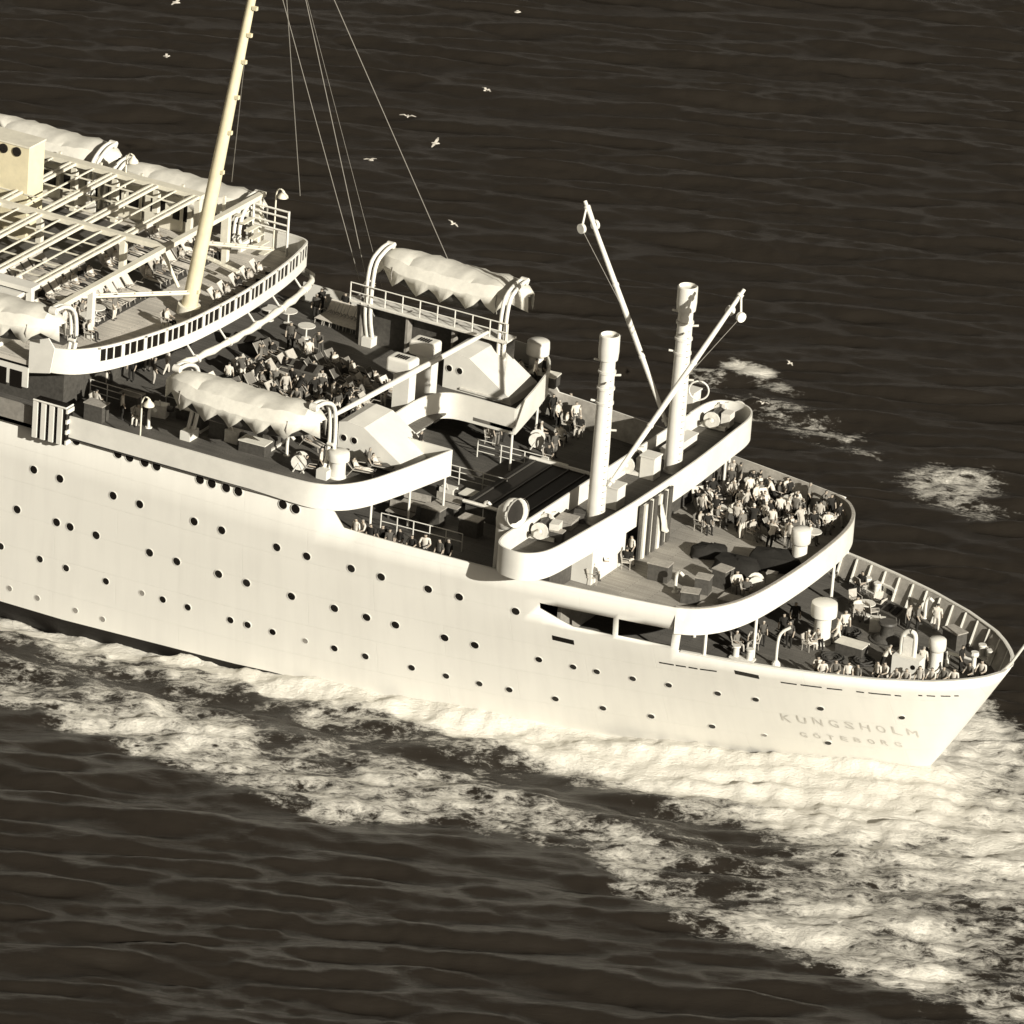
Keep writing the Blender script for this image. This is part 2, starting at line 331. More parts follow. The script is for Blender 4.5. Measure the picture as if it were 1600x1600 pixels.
b1 = N('ShaderNodeBump'); b1.inputs['Strength'].default_value = 0.6; b1.inputs['Distance'].default_value = 0.08; Lk(nr.outputs[0], b1.inputs['Height']); Lk(b1.outputs[0], wat.inputs['Normal'])
b2 = N('ShaderNodeBump'); b2.inputs['Strength'].default_value = 0.7; b2.inputs['Distance'].default_value = 0.16; Lk(nz, b2.inputs['Height']); Lk(b2.outputs[0], foam.inputs['Normal'])
mx = N('ShaderNodeMixShader'); Lk(fac, mx.inputs[0]); Lk(wat.outputs[0], mx.inputs[1]); Lk(foam.outputs[0], mx.inputs[2]); Lk(mx.outputs[0], o_.inputs[0])
sme.materials.append(ms)
sea = link('sea', sme); tag(sea, kind='structure')

# ------------------------------------------------------------------ the ship
ship = empty('ocean_liner', 'large white ocean liner seen from its stern quarter, tiered open decks, steaming through dark sea', 'ship')

def ztop(xn):
    if xn < -2.3: return interp(xn, [-7, -2.5], [11.06, 10.85])
    if xn < -1.7: return 10.85 - (xn + 2.3) / 0.6 * 0.75
    return interp(xn, [-1.7, 7, 9, 16.3], [10.1, 9.85, TB, TB])
XS = [-70, -60, -50, -42, -36, -30, -26, -22, -18, -14, -11, -8, -5, -3.4, -2.3, -1.7, -0.5, 1, 3, 5, 7, 8.2, 9.1, 10.0, 10.8, 11.8, 12.9, 13.15, 14.5, 15.9, 16.3]
XS2 = [17, 18, 19, 20, 21, 22, 23.4, 24.7, 26.1, 27.2, 28.3, 29.2, 29.6, 29.9, 30.2, 30.4, 30.6, 30.75, 30.85, 30.9]
ZL = [-2, -1, 0, 0.48, 1.2, 2.2, 3.3, 4.4, 5.4, 6.3, TA]
b = MB(); sides = []
for sgn in (-1, 1):
    allx = XS + XS2
    idx = {}
    for i, x in enumerate(allx):
        for j, z in enumerate(ZL):
            idx[i, j] = len(b.v); b.v.append((xmap(x, z), sgn * hb(x, z), z))
    for i in range(len(allx) - 1):
        for j in range(len(ZL) - 1):
            q = (idx[i, j], idx[i + 1, j], idx[i + 1, j + 1], idx[i, j + 1]); b.f.append(q if sgn < 0 else q[::-1])
    # upper strake with the long mooring opening
    UZ = [TA, 7.32, 8.42, 8.75, 1e9]
    for i, x in enumerate(XS):
        zt = ztop(x)
        for j, z in enumerate(UZ):
            z = min(z, zt); xx = xmap(x, z)
            if j == 1 and abs(x - 9.1) < .01: z = 8.02
            if j == 1 and abs(x - 10.0) < .01: z = 7.62
            idx['u', i, j] = len(b.v) if j else idx[i, len(ZL) - 1]
            if j: b.v.append((xx, sgn * hb(x, z), z))
    for i in range(len(XS) - 1):
        for j in range(len(UZ) - 1):
            if j == 1 and (9.05 < XS[i] < 12.8 or 13.1 < XS[i] < 15.8): continue
            q = (idx['u', i, j], idx['u', i + 1, j], idx['u', i + 1, j + 1], idx['u', i, j + 1]); b.f.append(q if sgn < 0 else q[::-1])
hm = bpy.data.meshes.new('hull'); hm.from_pydata(b.v, [], b.f)
bm = bmesh.new(); bm.from_mesh(hm); bmesh.ops.remove_doubles(bm, verts=bm.verts, dist=0.002); bmesh.ops.recalc_face_normals(bm, faces=bm.faces)
# make sure normals point outwards
f0 = min(bm.faces, key=lambda f: (f.calc_center_median() - Vector((0, -11, 4))).length)
if f0.normal.y > 0: bmesh.ops.reverse_faces(bm, faces=bm.faces)
bm.to_mesh(hm); bm.free()
# hull paint: white above, black boot topping below z = 0.48, faint rust weeps and plating seams
mh = mat('hull_paint', (0.80, 0.77, 0.68), 0.5); t = mh.node_tree; p = t.nodes['Principled BSDF']
tc = t.nodes.new('ShaderNodeTexCoord'); sx = t.nodes.new('ShaderNodeSeparateXYZ'); t.links.new(tc.outputs['Object'], sx.inputs[0])
mp = t.nodes.new('ShaderNodeMapping'); mp.inputs['Scale'].default_value = (1.3, 0.3, 0.12); t.links.new(tc.outputs['Object'], mp.inputs[0])
n1 = t.nodes.new('ShaderNodeTexNoise'); n1.inputs['Scale'].default_value = 1.6; n1.inputs['Detail'].default_value = 7; t.links.new(mp.outputs[0], n1.inputs[0])
n2 = t.nodes.new('ShaderNodeTexNoise'); n2.inputs['Scale'].default_value = 0.25; n2.inputs['Detail'].default_value = 5; t.links.new(tc.outputs['Object'], n2.inputs[0])
mix = t.nodes.new('ShaderNodeMath'); mix.operation = 'MULTIPLY'; t.links.new(n1.outputs[0], mix.inputs[0]); t.links.new(n2.outputs[0], mix.inputs[1])
rp = t.nodes.new('ShaderNodeValToRGB'); rp.color_ramp.elements[0].position = 0.12; rp.color_ramp.elements[1].position = 0.3
rp.color_ramp.elements[0].color = (0.775, 0.745, 0.66, 1); rp.color_ramp.elements[1].color = (0.82, 0.79, 0.70, 1); t.links.new(mix.outputs[0], rp.inputs[0])
lt = t.nodes.new('ShaderNodeMath'); lt.operation = 'LESS_THAN'; bt = t.nodes.new('ShaderNodeMapRange'); bt.inputs[1].default_value = -6; bt.inputs[2].default_value = 8; bt.inputs[3].default_value = 0.48; bt.inputs[4].default_value = -0.1; t.links.new(sx.outputs[0], bt.inputs[0]); t.links.new(bt.outputs[0], lt.inputs[1]); t.links.new(sx.outputs[2], lt.inputs[0])   # the boot topping drops towards the stern
mm = t.nodes.new('ShaderNodeMix'); mm.data_type = 'RGBA'; t.links.new(lt.outputs[0], mm.inputs[0]); t.links.new(rp.outputs[0], mm.inputs[6]); mm.inputs[7].default_value = (0.012, 0.01, 0.008, 1)
t.links.new(mm.outputs[2], p.inputs['Base Color'])
br = t.nodes.new('ShaderNodeTexBrick'); br.inputs['Scale'].default_value = 1; br.inputs['Brick Width'].default_value = 7.5; br.inputs['Row Height'].default_value = 1.9; br.inputs['Mortar Size'].default_value = 0.015; br.inputs['Mortar Smooth'].default_value = 0.3
cx = t.nodes.new('ShaderNodeCombineXYZ'); t.links.new(sx.outputs[0], cx.inputs[0]); t.links.new(sx.outputs[2], cx.inputs[1]); t.links.new(cx.outputs[0], br.inputs[0])
bp = t.nodes.new('ShaderNodeBump'); bp.inputs['Strength'].default_value = 0.5; bp.inputs['Distance'].default_value = 0.025; bp.invert = True; t.links.new(br.outputs['Fac'], bp.inputs['Height']); t.links.new(bp.outputs[0], p.inputs['Normal'])
hm.materials.append(mh); hm.shade_smooth(); hm.set_sharp_from_angle(angle=R(40))
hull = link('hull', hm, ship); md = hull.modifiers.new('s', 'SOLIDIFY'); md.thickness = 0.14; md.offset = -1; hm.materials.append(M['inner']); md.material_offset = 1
# portholes, each a rim and a dark glass
rim = MB()
n = 14
for r0, r1, z0 in ((0.258, 0.225, 0.05),):
    vs = []
    for rr, zz in ((r0, -0.05), (r0, 0.02), (r1, 0.025), (r1, -0.05)):
        vs += [(rr * math.cos(2 * math.pi * j / n), rr * math.sin(2 * math.pi * j / n), zz) for j in range(n)]
    fs = [(i * n + j, i * n + (j + 1) % n, (i + 1) * n + (j + 1) % n, (i + 1) * n + j) for i in range(3) for j in range(n)]
    rim.add(vs, fs)
rim_me = rim.mesh('porthole', M['white'], 40)
gl = MB().add([(0.226 * math.cos(2 * math.pi * j / n), 0.226 * math.sin(2 * math.pi * j / n), 0.012) for j in range(n)], [tuple(range(n))]).mesh('glass', M['dark'])
gl2 = gl.copy(); gl2.materials[0] = M['grey']
z6 = lambda a, b: (a / 3.2, 500 + b / 3.2); z7 = lambda a, b: (400 + a / 3.2, 550 + b / 3.2); z4 = lambda a, b: (750 + a * .375, 600 + b * .375); z5 = lambda a, b: (1100 + a / 3.2, 750 + b / 3.2)
big = [(322, 585), (381, 603), (590, 668), (648, 686), (724, 711), (783, 730), (1000, 797), (1059, 817), (1131, 838), (1192, 857), (1415, 922), (1478, 944)]
ports = [(z6(*q), 1.12, 0) for q in big]
ports += [(z6(*q), 1.0, 0) for q in [(169, 748), (300, 793), (566, 878), (699, 921), (971, 1007), (1109, 1051), (1384, 1136), (1534, 1181), (86, 947), (283, 1011), (351, 1034), (481, 1076), (748, 1163), (884, 1207), (1093, 1270), (1233, 1314), (1458, 1381)]]
ports += [(z6(*q), 0.85, 0) for q in [(5, 1131), (200, 1195), (331, 1240), (530, 1306), (814, 1397), (939, 1436), (1152, 1500), (1238, 1524), (1363, 1560)]]
ports += [(z6(*q), 0.7, 1) for q in [(710, 1365), (48, 1342), (187, 1390), (377, 1452), (513, 1496)]]
ports += [(z7(*q), 1.0, 0) for q in [(476, 1082), (626, 1124), (861, 1185), (1016, 1224), (1298, 1296), (177, 1221), (392, 1281), (553, 1326), (697, 1364), (943, 1428), (1094, 1465)]]
ports += [(z7(*q), 0.85, 0) for q in [(83, 1399), (392, 1481), (547, 1521), (778, 1578), (1414, 1537)]] + [(z7(246, 1444), 0.7, 1)]
ports += [(q, 0.8, 0) for q in [(697, 1056), (749, 1068)]]
ports += [(z4(*q), 0.82, 0) for q in [(388, 1178), (486, 1198), (636, 1227), (786, 1254), (990, 1289), (1148, 1314), (1418, 1352), (122, 1273), (314, 1311), (512, 1350), (713, 1384), (967, 1426), (1450, 1495)]] + [(z4(1185, 1463), 0.6, 1), ((1409, 1121), 0.75, 0)]
for (u, v), sc, faint in ports:
    p_ = on_hull(u, v); nn = hull_n(p_.x, p_.z)
    for sgn in (-1, 1):
        if sgn > 0 and False: continue
        o = link('porthole', rim_me, hull); o.location = (p_.x, p_.y if sgn < 0 else -p_.y, p_.z); nv = nn if sgn < 0 else Vector((nn.x, -nn.y, nn.z))
        o.rotation_euler = nv.to_track_quat('Z', 'Y').to_euler(); o.scale = (sc, sc, 1)
        g = link('glass', gl2 if faint else gl, hull); g.matrix_world = o.matrix_basis
        g.location = o.location; g.rotation_euler = o.rotation_euler; g.scale = o.scale
        if sgn < 0: break
# freeing ports and thin drainage slots in the bulwark, near side
def hull_slot(u0, v0, u1, v1, h, name, d=0.012):
    a = on_hull(u0, v0); c = on_hull(u1, v1); mb = MB(); k = 5; vs = []
    for i in range(k + 1):
        q = a.lerp(c, i / k); nn = hull_n(q.x, q.z); y = -hbx(q.x, q.z)
        for dz in (-h / 2, h / 2):
            yy = -hbx(q.x, q.z + dz); vs.append((q.x + nn.x * d, yy + nn.y * d, q.z + dz))
    mb.add(vs, [(2 * i, 2 * i + 2, 2 * i + 3, 2 * i + 1) for i in range(k)]); return mb.build(name, M['dark'], hull)
hull_slot(863, 996, 897, 1004, 0.3, 'freeing_port'); hull_slot(1148, 1050, 1186, 1058, 0.27, 'freeing_port')
for q in [(1030, 1035, 1053, 1039), (1056, 1039.5, 1072, 1042), (1076, 1042.5, 1090, 1045), (1094, 1045.5, 1120, 1049), (1220, 1066, 1245, 1069.5), (1251, 1070, 1284, 1074), (1292, 1075.5, 1316, 1078), (1338, 1080.5, 1350, 1082), (1357, 1082.5, 1392, 1086), (1398, 1086.5, 1408, 1087.5), (1435, 1086.5, 1441, 1087), (1448, 1087, 1461, 1087.8), (1470, 1087.5, 1485, 1087.8), (1491, 1087.3, 1498, 1087.2)]:
    hull_slot(*q, 0.09, 'drain_slot')
# ship name and home port in worn raised letters
def hull_text(txt, u0, v0, u1, v1, h):
    a = on_hull(u0, v0); c = on_hull(u1, v1)
    cu = bpy.data.curves.new('t', 'FONT'); cu.body = txt; cu.size = 1; cu.space_character = 1.75; cu.resolution_u = 2
    to = bpy.data.objects.new('t', cu); COL.objects.link(to); dg = bpy.context.evaluated_depsgraph_get(); me = bpy.data.meshes.new_from_object(to.evaluated_get(dg))
    bpy.data.objects.remove(to); xs = [v.co.x for v in me.vertices]; ys = [v.co.y for v in me.vertices]; x0, x1 = min(xs), max(xs); y1 = 0.7 if txt != 'Ö' else 0.72
    bm = bmesh.new(); bm.from_mesh(me); bmesh.ops.subdivide_edges(bm, edges=[e for e in bm.edges if e.calc_length() > 0.3], cuts=2)
    bmesh.ops.triangulate(bm, faces=bm.faces)
    for v in bm.verts:
        s = (v.co.x - x0) / (x1 - x0); x = a.x + (c.x - a.x) * s; z = a.z + (c.z - a.z) * s + v.co.y / y1 * h
        nn = hull_n(x, z); v.co = Vector((x, -hbx(x, z), z)) + nn * 0.02
    bm.to_mesh(me); bm.free(); me.materials.clear(); me.materials.append(M['letter'])
    return link('letter', me, hull)
def hull_word(word, u0, v0, u1, v1, h, wpx):
    n_ = len(word)
    for i, c_ in enumerate(word):
        f = i / (n_ - 1); u, v = u0 + (u1 - u0) * f, v0 + (v1 - v0) * f; k = 1.15 if c_ == 'M' else 1.0
        hull_text(c_, u - wpx * k / 2, v - 0.14 * wpx, u + wpx * k / 2, v + 0.14 * wpx, h)
hull_word('KUNGSHOLM', 1230, 1127, 1428, 1150, 0.52, 15)
hull_word('GÖTEBORG', 1257, 1151, 1405, 1166, 0.34, 11)

# ------------------------------------------------------------------ decks
def outline_hull(x0, x1, z, inset=0.1, step=0.7, sgn=-1):
    xs = np.arange(x0, x1 + 1e-6, step); return [(float(x), sgn * max(0.0, hbx(float(x), z) - inset)) for x in xs]
def mirror(path): return path + [(x, -y) for x, y in reversed(path) if abs(y) > 1e-6]
pa = outline_hull(7.0, 30.0, ZA, 0.22); MB().prism(mirror(pa), ZA - 0.2, ZA).build('stern_deck', M['deckdark'], ship)
Bout = [(16.3, -9.1), (17.3, -8.55), (18.1, -7.5), (18.6, -6.2), (18.9, -4.5), (19.05, -2.2), (19.1, 0)]
Bout = [(p.x, p.y) for p in smoothpath([Vector((x, y, 0)) for x, y in Bout], 5)]
Bfull = mirror(Bout)
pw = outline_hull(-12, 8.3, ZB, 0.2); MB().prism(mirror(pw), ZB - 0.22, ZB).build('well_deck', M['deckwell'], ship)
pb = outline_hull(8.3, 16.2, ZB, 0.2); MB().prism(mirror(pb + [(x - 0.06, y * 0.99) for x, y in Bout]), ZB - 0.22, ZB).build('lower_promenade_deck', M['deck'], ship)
MB().wall(Bfull, ZB - 0.28, TB, 0.06).build('bulwark', M['white'], ship, 40)
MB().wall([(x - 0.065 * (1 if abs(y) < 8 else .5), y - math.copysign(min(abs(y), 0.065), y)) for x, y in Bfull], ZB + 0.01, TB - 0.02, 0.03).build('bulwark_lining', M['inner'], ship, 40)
MB().wall([(x - 0.02, y * 0.998) for x, y in Bfull], TB, TB + 0.05, 0.16).build('rail_cap', M['lightwood'], ship, 40)
# derrick platform
Cn = [(7.1, -9.5), (7.15, -11.0), (7.45, -11.9), (8.1, -12.3), (9.0, -12.3), (9.7, -11.7), (10.05, -10.6), (10.2, -8.5), (10.45, -4), (10.5, 0)]
Cn = [(p.x, p.y) for p in smoothpath([Vector((x, y, 0)) for x, y in Cn], 4)]
Cfull = mirror(Cn)
MB().prism([(x + (0.04 if x < 8 else -0.04), y * 0.997) for x, y in Cfull], ZC - 0.15, ZC).build('derrick_platform', M['deckdark'], ship)
MB().wall(Cfull, TC - 1.5, TC, 0.09).build('bulwark', M['white'], ship, 40)
MB().wall([(7.1, 9.5), (7.1, -9.5)], TC - 1.5, TC - 0.05, 0.09).build('bulwark', M['white'], ship, 40)
# boat deck with its two after wings
Dn = [(-30, -12.02), (-26, -12.02), (-22, -12.02), (-18, -12.02), (-14, -12.02), (-11, -12.01), (-8, -12.0), (-4.6, -11.9), (-3.2, -11.65), (-2.2, -10.95), (-1.4, -9.6), (-0.8, -7.4), (-0.3, -5.0), (0, -3.45)]
Dn = [(p.x, p.y) for p in smoothpath([Vector((x, y, 0)) for x, y in Dn], 4)]
notch = [(-0.1, -3.4), (-1.5, -3.4), (-3.0, -3.4), (-3.9, -3.2), (-4.5, -2.5), (-4.75, -1.5), (-4.8, 0)]
notch = [(p.x, p.y) for p in smoothpath([Vector((x, y, 0)) for x, y in notch], 3)]
Dfull = mirror(Dn + notch)
Dfull = [(-70, -12.02)] + Dfull + [(-70, 12.02)]
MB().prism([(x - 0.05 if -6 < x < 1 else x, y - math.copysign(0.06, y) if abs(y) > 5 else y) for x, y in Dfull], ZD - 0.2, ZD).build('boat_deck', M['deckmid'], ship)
DZ = lambda q: ZD - 0.08 - 0.28 * max(0.0, min(1.0, (q.x + 7) / 5.0))
iD = next(i for i, p in enumerate(Dn) if p[0] >= -18.2)
MB().wall(Dn[iD:], DZ, TD, 0.09).build('bulwark', M['white'], ship, 40)
MB().wall([(x, -y) for x, y in reversed(Dn[iD:])], DZ, TD, 0.09).build('bulwark', M['white'], ship, 40)
nf = mirror(notch); MB().wall(nf, ZD - 0.36, TD, 0.09).build('bulwark', M['white'], ship, 40)
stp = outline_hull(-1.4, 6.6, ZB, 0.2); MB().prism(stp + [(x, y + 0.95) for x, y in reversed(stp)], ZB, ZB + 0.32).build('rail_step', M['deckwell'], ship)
# house under the boat deck (forward end of the well) and its dark doors
MB().box((-9.5, 0, 9.75), (6, 20.6, 2.2)).build('lower_deckhouse', M['white'], ship)
for y in (-6.2, -2, 2.2, 6): MB().box((-6.49, y, 9.6), (0.06, 0.9, 1.8)).build('doorway', M['dark'], ship)
# pillars under wings, platform and stern tier
def pillar(x, y, z0, z1, r=0.07): MB().tube([(x, y, z0), (x, y, z1)], r, 8).build('pillar', M['white'], ship, 40)
for x, y in ((-0.25, -3.6), (-0.25, 3.6), (-1.6, -8.9), (-1.6, 8.9), (-0.75, -6.4)): pillar(x, y, ZB, ZD - 0.3)
for x, y in ((9.6, 9.6), (10.2, 7.9), (7.4, -9.8), (7.4, 9.8)): pillar(x, y, ZB, TC - 1.45)
for x in (16.15, 17.6):
    for sg in (-1, 1): pillar(x, sg * (hbx(x, TA) - 0.1), TA, ZB - 0.2, 0.09)
for x, y in ((18.6, -4.4), (18.6, 4.4), (15, -4), (15, 4)): pillar(x, y, ZA, ZB - 0.2, 0.09)
# bulkhead of the stern deck under the tier
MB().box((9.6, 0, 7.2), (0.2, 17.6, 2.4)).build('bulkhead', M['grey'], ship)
# house below the derrick platform, port side, and centre trunk
MB().box((9.0, -5.2, 9.55), (2.7, 3.6, 1.88)).build('mast_house', M['white'], ship)
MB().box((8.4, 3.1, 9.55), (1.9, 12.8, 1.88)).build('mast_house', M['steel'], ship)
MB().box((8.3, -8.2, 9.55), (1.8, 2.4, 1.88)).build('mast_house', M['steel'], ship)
MB().box((9.98, -2.9, 9.5), (0.1, 0.7, 1.7)).build('doorway', M['dark'], ship)
# stern bulwark frames (stanchions inside) and a rounded rail cap
pr = outline_hull(16.4, 30.86, TA, 0.0, 0.4); prf = mirror(pr)
MB().wall([(x + 0.03, y * 1.004) for x, y in prf], TA, TA + 0.06, 0.2).build('rail_cap', M['white'], ship, 60)
for i, x in enumerate(np.arange(17.4, 30, 0.95)):
    for sg in (-1, 1):
        y0, y1 = sg * (hbx(x, ZA) - 0.16), sg * (hbx(x, TA) - 0.16); e = -sg
        MB().add([(x + k, yy, zz) for k in (-.04, .04) for yy, zz in ((y0, ZA), (y0 + e * .2, ZA), (y1 + e * .1, TA - .01), (y1, TA - .01))], [(0, 1, 2, 3), (7, 6, 5, 4), (0, 4, 5, 1), (1, 5, 6, 2), (2, 6, 7, 3), (3, 7, 4, 0)]).build('bulwark_frame', M['white'], ship)
# flagstaff raking aft over the stern
MB().tube([(30.5, 0, 6.9), (31.0, 0, 7.6), (33.6, 0, 12.4)], [0.09, 0.08, 0.05], 8).build('flagstaff', M['white'], ship, 60)

# sun deck
En = [(-24, -11.0), (-22.8, -11.0), (-21.7, -11.0), (-20.6, -11.0), (-19.6, -10.85), (-18.6, -10.2), (-17.7, -8.7), (-16.9, -6.2), (-16.3, -3.2), (-16.1, 0)]
En = [(p.x, p.y) for p in smoothpath([Vector((x, y, 0)) for x, y in En], 5)]
Ef = [(p.x, p.y) for p in smoothpath([Vector(q) for q in ((-16.1, 0, 0), (-16.12, 3.2, 0), (-16.45, 7.2, 0), (-16.95, 10.0, 0), (-17.3, 10.75, 0), (-18.2, 11.0, 0), (-19.6, 11.02, 0), (-21.2, 11.02, 0))], 5)][1:]
MB().prism([(-70, -10.9)] + [(x - 0.05, y - math.copysign(min(abs(y), 0.06), y)) for x, y in En + Ef] + [(-70, 10.9)], ZE - 0.25, ZE).build('sun_deck', M['deckpale'], ship)
MB().prism([(-70, -10.2), (-21.0, -8.0), (-21.0, 8.6), (-70, 9.6)], ZE, ZE + 0.006).build('deck_covering', M['deckwell'], ship)  # dark sheet painting in the shade under the overhead frame
iE = next(i for i, p in enumerate(En) if p[0] >= -20.6)
Ew = En[iE:] + Ef
MB().wall(Ew, ZE - 0.3, ZE + 0.28, 0.08).build('screen_base', M['white'], ship, 40)
MB().wall(Ew, TE - 0.14, TE, 0.1).build('screen_rail', M['white'], ship, 40)
# walk along the screen for panes and mullions
L = [0.0]
for a, c in zip(Ew, Ew[1:]): L.append(L[-1] + math.dist(a, c))
def along(s):
    i = min(max(int(np.searchsorted(L, s)) - 1, 0), len(Ew) - 2); f = (s - L[i]) / max(1e-6, L[i + 1] - L[i]); a, c = Ew[i], Ew[i + 1]
    return Vector((a[0] + (c[0] - a[0]) * f, a[1] + (c[1] - a[1]) * f, 0)), math.atan2(c[1] - a[1], c[0] - a[0])
sA = next(s for s in np.arange(0, L[-1], 0.05) if along(s)[0].y > -9.35); sB = next(s for s in np.arange(sA, L[-1], 0.05) if along(s)[0].y > 10.6)
MB().wall([tuple(along(s)[0][:2]) for s in np.linspace(0, sA, 14)], ZE + 0.28, TE - 0.14, 0.08).build('screen_panel', M['white'], ship, 40)
MB().wall([tuple(along(s)[0][:2]) for s in np.linspace(sB, L[-1], 14)], ZE + 0.28, TE - 0.14, 0.08).build('screen_panel', M['white'], ship, 40)
NG = 13; gw = (sB - sA) / NG
mull_w = MB().box((0, 0, 0), (0.22, 0.09, 0.8)).mesh('mullion', M['white']); mull_n = MB().box((0, 0, 0), (0.08, 0.08, 0.8)).mesh('mullion', M['white'])
pane = MB().box((0, 0, 0), (gw / 3 - 0.1, 0.015, 0.79)).mesh('window_pane', M['dark'])
for g_ in range(NG):
    for k in range(3):
        s = sA + g_ * gw + k * (gw - 0.14) / 3
        q, a = along(s); o = link('mullion', mull_w if k == 0 else mull_n, ship, (q.x, q.y, ZE + 0.67)); o.rotation_euler.z = a; o.location += Vector((-math.sin(a), math.cos(a), 0)) * 0.045
        q, a = along(s + (gw - .14) / 6 + 0.04); o = link('window_pane', pane, ship, (q.x, q.y, ZE + 0.67)); o.rotation_euler.z = a; o.location += Vector((-math.sin(a), math.cos(a), 0)) * 0.05
# sloping wing screen at the side, house front below the sun deck
for sg in (-1, 1):
    MB().add([(-19.9, sg * 11.06, ZE - 0.3), (-21.2, sg * 11.06, ZE - 0.6), (-21.2, sg * 11.06, ZF), (-20.9, sg * 11.06, ZF - 0.2), (-19.7, sg * 11.02, TE), (-19.9, sg * 10.98, ZE - 0.3), (-21.2, sg * 10.98, ZE - 0.6), (-21.2, sg * 10.98, ZF), (-20.9, sg * 10.98, ZF - 0.2), (-19.7, sg * 10.94, TE)],
             [(0, 1, 2, 3, 4), (9, 8, 7, 6, 5)] + [(i, (i + 1) % 5, 5 + (i + 1) % 5, 5 + i) for i in range(5)]).build('wing_screen', M['white'], ship)
MB().box((-24.6, 0, 12.47), (9, 18.5, 2.72)).build('deckhouse', M['steel'], ship)  # dark tone carries the deep shade below the sun deck
MB().box((-30.2, -11.05, 13.2), (18, 0.1, 1.1)).build('side_screen', M['white'], ship)
MB().box((-30.2, 11.05, 13.2), (18, 0.1, 1.1)).build('side_screen', M['white'], ship)
for i in range(5):
    MB().box((-21.9 - i * 0.95, -11.08, 13.0), (0.72, 0.1, 0.95)).build('window_pane', M['dark'], ship)
MB().box((-28, -11.9, 11.5), (15.6, 0.12, 1.2)).build('side_plating', M['grey'], ship)
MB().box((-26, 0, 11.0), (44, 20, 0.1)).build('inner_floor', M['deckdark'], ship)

# ------------------------------------------------------------------ deck gear (each thing its own object)
def V3(p): return Vector((p[0], p[1], p[2]))
# kingposts with derrick booms
def kingpost(y, label, blabel, heel, head):
    k = empty('kingpost', label, 'kingpost', (8.95, y, ZC), group='kingposts on the derrick platform')
    MB().lathe([(0.50, 0), (0.50, 0.1), (0.47, 0.12), (0.45, 4), (0.40, 8.4), (0.39, 9.0)], n=18).build('post', M['white'], k, 40)
    MB().lathe([(0.40, 9.0), (0.50, 9.05), (0.54, 9.5), (0.53, 10.35), (0.47, 10.4), (0.46, 10.2)], n=18).build('ventilator_head', M['white'], k, 40)
    for z in (6.6, 7.4, 8.3): MB().lathe([(0.40, z), (0.47, z + 0.02), (0.47, z + 0.14), (0.40, z + 0.16)], n=16).build('band', M['gearwhite'], k, 40)
    for z, a in ((8.2, 0.4), (7.5, 2.2), (6.7, 3.6), (8.9, 3.4), (7.9, 5.2), (5.2, 0.2)):
        MB().tube([(0.35 * math.cos(a), 0.35 * math.sin(a), z), (0.72 * math.cos(a), 0.72 * math.sin(a), z + 0.05)], 0.06, 6).build('lug', M['gearwhite'], k)
    for i in range(22): MB().box((0.47 - i * 0.004, -0.12, 0.8 + i * 0.36), (0.08, 0.3, 0.035)).build('rung', M['gearwhite'], k)
    bo = empty('derrick_boom', blabel, 'boom', heel, group='derrick booms')
    d = V3(head) - V3(heel); n_ = d.normalized(); L_ = d.length
    MB().tube([(0, 0, 0), d * 0.12, d * 0.5, d * 0.9, d], [0.10, 0.13, 0.16, 0.12, 0.10], 10).build('spar', M['white'], bo, 60)
    for f in (0.02, 0.3, 0.62, 0.965): MB().tube([d * f, d * f + n_ * 0.16], 0.18, 10).build('band', M['gearwhite'], bo, 60)
    side = n_.cross(Vector((0, 0, 1))).normalized()
    for s_ in (-1, 1):
        a = d * 0.965 + side * 0.14 * s_; e = a - n_ * 0.25 + side * s_ * 0.35 + Vector((0, 0, -0.75))
        MB().tube([a, e], 0.06, 6).build('shackle', M['white'], bo)
        MB().tube([e + side * s_ * 0.0 - side * 0.09, e + side * 0.09], 0.27, 12).build('block', M['white'], bo, 50)
        MB().tube([e, V3((0, 0, 0)) + d * 0.55 + side * 0.15 * s_], 0.018, 4).build('runner_wire', M['wire'], bo)
    return k
kingpost(-4.25, 'thick white kingpost nearer the viewer on the derrick platform', 'white derrick boom leaning up from the nearer kingpost and crossing in front of the other', (9.55, -4.25, 13.0), W(1163, 452, y=2.3))
kingpost(4.25, 'thick white kingpost on the far side of the derrick platform', 'white derrick boom leaning up to the left from behind the far kingpost', (8.4, 4.3, 13.2), W(914, 314, y=6.5))
hoop = tag(MB().tube([(0.52 * math.cos(a), 0.0, 0.52 * math.sin(a)) for a in np.linspace(0, 2 * math.pi, 25)], 0.045, 6, False).build('hoop', M['white'], loc=W(1092, 610, y=5.2)), 'white round hoop beside the far kingpost', 'hoop')
hoop.rotation_euler.z = R(20)

# platform gear
def winch(u, v, z, rz, label, s=1.0):
    w_ = empty('winch', label, 'winch', W(u, v, z=z), rz, 'cargo winches on the derrick platform'); 
    MB().box((0, 0, 0.12), (1.5 * s, 1.1 * s, 0.2)).build('bed', M['gearwhite'], w_)
    MB().tube([(0, -0.6 * s, 0.55), (0, 0.6 * s, 0.55)], 0.3 * s, 12).build('drum', M['steel'], w_, 50)
    for y in (-0.65, 0.65): MB().tube([(0, y * s - .04, 0.55), (0, y * s + .04, 0.55)], 0.46 * s, 14).build('gear_wheel', M['gearwhite'], w_, 50)
    for y in (-0.95, 0.95): MB().lathe([(0.16, -0.2), (0.12, 0), (0.18, 0.2)], n=10).build('warping_head', M['gearwhite'], w_, 60, (0, y * s, 0.55)).rotation_euler.x = R(90)
    MB().box((0.65 * s, 0, 0.55), (0.5, 0.7, 0.75)).build('motor', M['gearwhite'], w_)
    MB().tube([(0.3, 0.4, .3), (0.3, .4, 1.25), (0.5, 0.4, 1.3)], 0.04, 5).build('lever', M['gearwhite'], w_)
